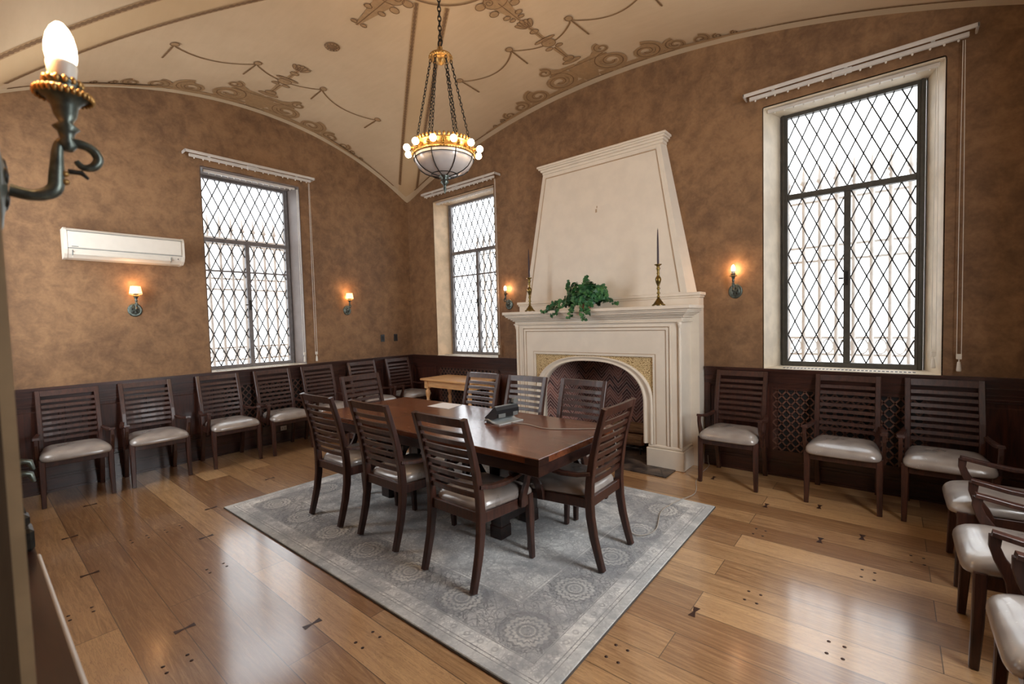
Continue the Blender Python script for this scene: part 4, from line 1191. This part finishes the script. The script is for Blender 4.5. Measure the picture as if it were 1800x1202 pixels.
for i in range(4):
    for j in range(3): mb.ell((-.088+i*.012, -.06+j*.028, .053+i*.0100), .006, .009, .005, 'black_plastic', 8, 4)
mb.build('keypad', ph)
mb = MB(); mb.rect([(-.085, .082, .078), (-.05, .082, .098), (-.01, .082, .132), (.025, .082, .165)], .045, [.032, .020, .020, .034], 'black_plastic', side=Vector((0, 1, 0)))
mb.rect([(.025, .082, .162), (.048, .082, .160)], .046, .036, 'grey_plastic', side=Vector((0, 1, 0))); mb.build('handset', ph)
# phone cord
def bez(P, n=60):
    P = [Vector(p) for p in P]; out = []
    for i in range(len(P)-1):
        p0, p1, p2, p3 = P[max(i-1, 0)], P[i], P[i+1], P[min(i+2, len(P)-1)]
        for k in range(10):
            t = k/10; out.append(.5*((2*p1)+(-p0+p2)*t+(2*p0-5*p1+4*p2-p3)*t*t+(-p0+3*p1-3*p2+p3)*t**3))
    return out+[P[-1]]
mb = MB(); zr = .025
mb.tube(bez([(4.10, -2.27, ZT+.006), (4.25, -2.25, ZT+.005), (4.42, -2.28, ZT+.004), (4.58, -2.20, ZT+.004), (4.72, -2.10, ZT+.004), (4.822, -2.04, ZT+.004), (4.842, -2.01, ZT-.04), (4.846, -1.98, .50), (4.85, -1.95, .18), (4.855, -1.94, .07),
              (4.87, -1.93, zr), (5.0, -2.0, zr), (5.07, -1.85, zr), (4.98, -1.5, zr), (5.02, -1.20, .027), (5.03, -1.10, .012), (5.05, -.95, .005), (5.02, -.80, .005), (4.96, -.62, .005), (4.93, -.35, .005), (4.92, -.1, .005), (4.90, -.05, .03), (4.895, -.045, .10)]), .0036, 'cord_grey', 6)
tag(mb.build('phone_cord'), 'thin grey telephone cord trailing off the table across the rug', 'cord')

# ------------------------------------------------------------------ pine side table
st_ = empty('side_table', (1.52, -.375, 0), label='small pale pine side table with turned legs below the corner window', cat='table')
mb = MB(); mb.bbox(-.53, .53, -.29, .29, .715, .745, 'pine', .010); mb.build('tabletop', st_)
mb = MB()
for s in (-1, 1): mb.box(-.44, .44, s*.225-.01, s*.225+.01, .62, .715, 'pine'); mb.box(s*.44-.01, s*.44+.01, -.225, .225, .62, .715, 'pine')
mb.build('apron', st_)
for sx in (-1, 1):
    for sy in (-1, 1):
        mb = MB(); x, y = sx*.435, sy*.215; mb.bbox(x-.036, x+.036, y-.036, y+.036, .60, .715, 'pine', .003)
        mb.lathe([(.034, .60), (.022, .585), (.034, .56), (.036, .52), (.024, .47), (.020, .44), (.032, .42), (.026, .38), (.022, .2), (.019, .03), (.016, 0)], (x, y, 0), 'pine', 16); mb.build('leg', st_)

# ------------------------------------------------------------------ light
w = bpy.data.worlds.new('World'); bpy.context.scene.world = w; w.use_nodes = True
bg = w.node_tree.nodes['Background']; bg.inputs[0].default_value = (.93, .96, 1.0, 1); bg.inputs[1].default_value = 4.0
def portal(loc, rot, sx, sy):
    l = bpy.data.lights.new('window_daylight_portal', 'AREA'); l.shape = 'RECTANGLE'; l.size = sx; l.size_y = sy; l.cycles.is_portal = True
    o = bpy.data.objects.new('window_daylight_portal', l); col.objects.link(o); o.location = loc; o.rotation_euler = rot
for X, hw in ((XR, .5), (XS, .58)): portal((X, WALLT+.03, 2.26), (-PI/2, 0, 0), 2*hw, 2.5)
portal((-WALLT-.03, YL, 2.26), (0, -PI/2, 0), 2.5, 1.1)
def fill_lamp(loc, rot, sx, sy, e):  # added area lamps filling the room from the two unseen windows
    l = bpy.data.lights.new('added_window_fill', 'AREA'); l.shape = 'RECTANGLE'; l.size = sx; l.size_y = sy; l.energy = e; l.color = (.95, .97, 1.0)
    o = bpy.data.objects.new('added_window_fill', l); col.objects.link(o); o.location = loc; o.rotation_euler = rot
fill_lamp((LX+.22, YL, 2.26), (0, PI/2, 0), 2.4, 1.05, 80)
fill_lamp((XN, -LY-.22, 2.26), (PI/2, 0, 0), 1.15, 2.4, 36)

# ------------------------------------------------------------------ camera
cd = bpy.data.cameras.new('camera'); co = bpy.data.objects.new('camera', cd); col.objects.link(co)
rot = Matrix(((.769, -.0079, .6392), (.6387, .0519, -.7677), (-.0271, .9986, .0449)))
q = rot.to_quaternion().normalized()
co.matrix_world = Matrix.Translation((6.37055, -4.96451, 1.55)) @ q.to_matrix().to_4x4()
cd.sensor_width = 36; cd.sensor_fit = 'HORIZONTAL'; cd.lens = 804.92/1800*36; cd.clip_start = .02
cd.dof.use_dof = True; cd.dof.focus_distance = 4.2; cd.dof.aperture_fstop = 4.0
sc = bpy.context.scene; sc.camera = co
sc.view_settings.view_transform = 'Standard'; sc.view_settings.look = 'None'; sc.view_settings.gamma = 1
sc.view_settings.use_curve_mapping = False; sc.view_settings.exposure = 0.25
sc.cycles.max_bounces = 8; sc.cycles.diffuse_bounces = 5; sc.cycles.transparent_max_bounces = 12
sc.cycles.sample_clamp_indirect = 6.0; sc.cycles.caustics_reflective = False; sc.cycles.caustics_refractive = False
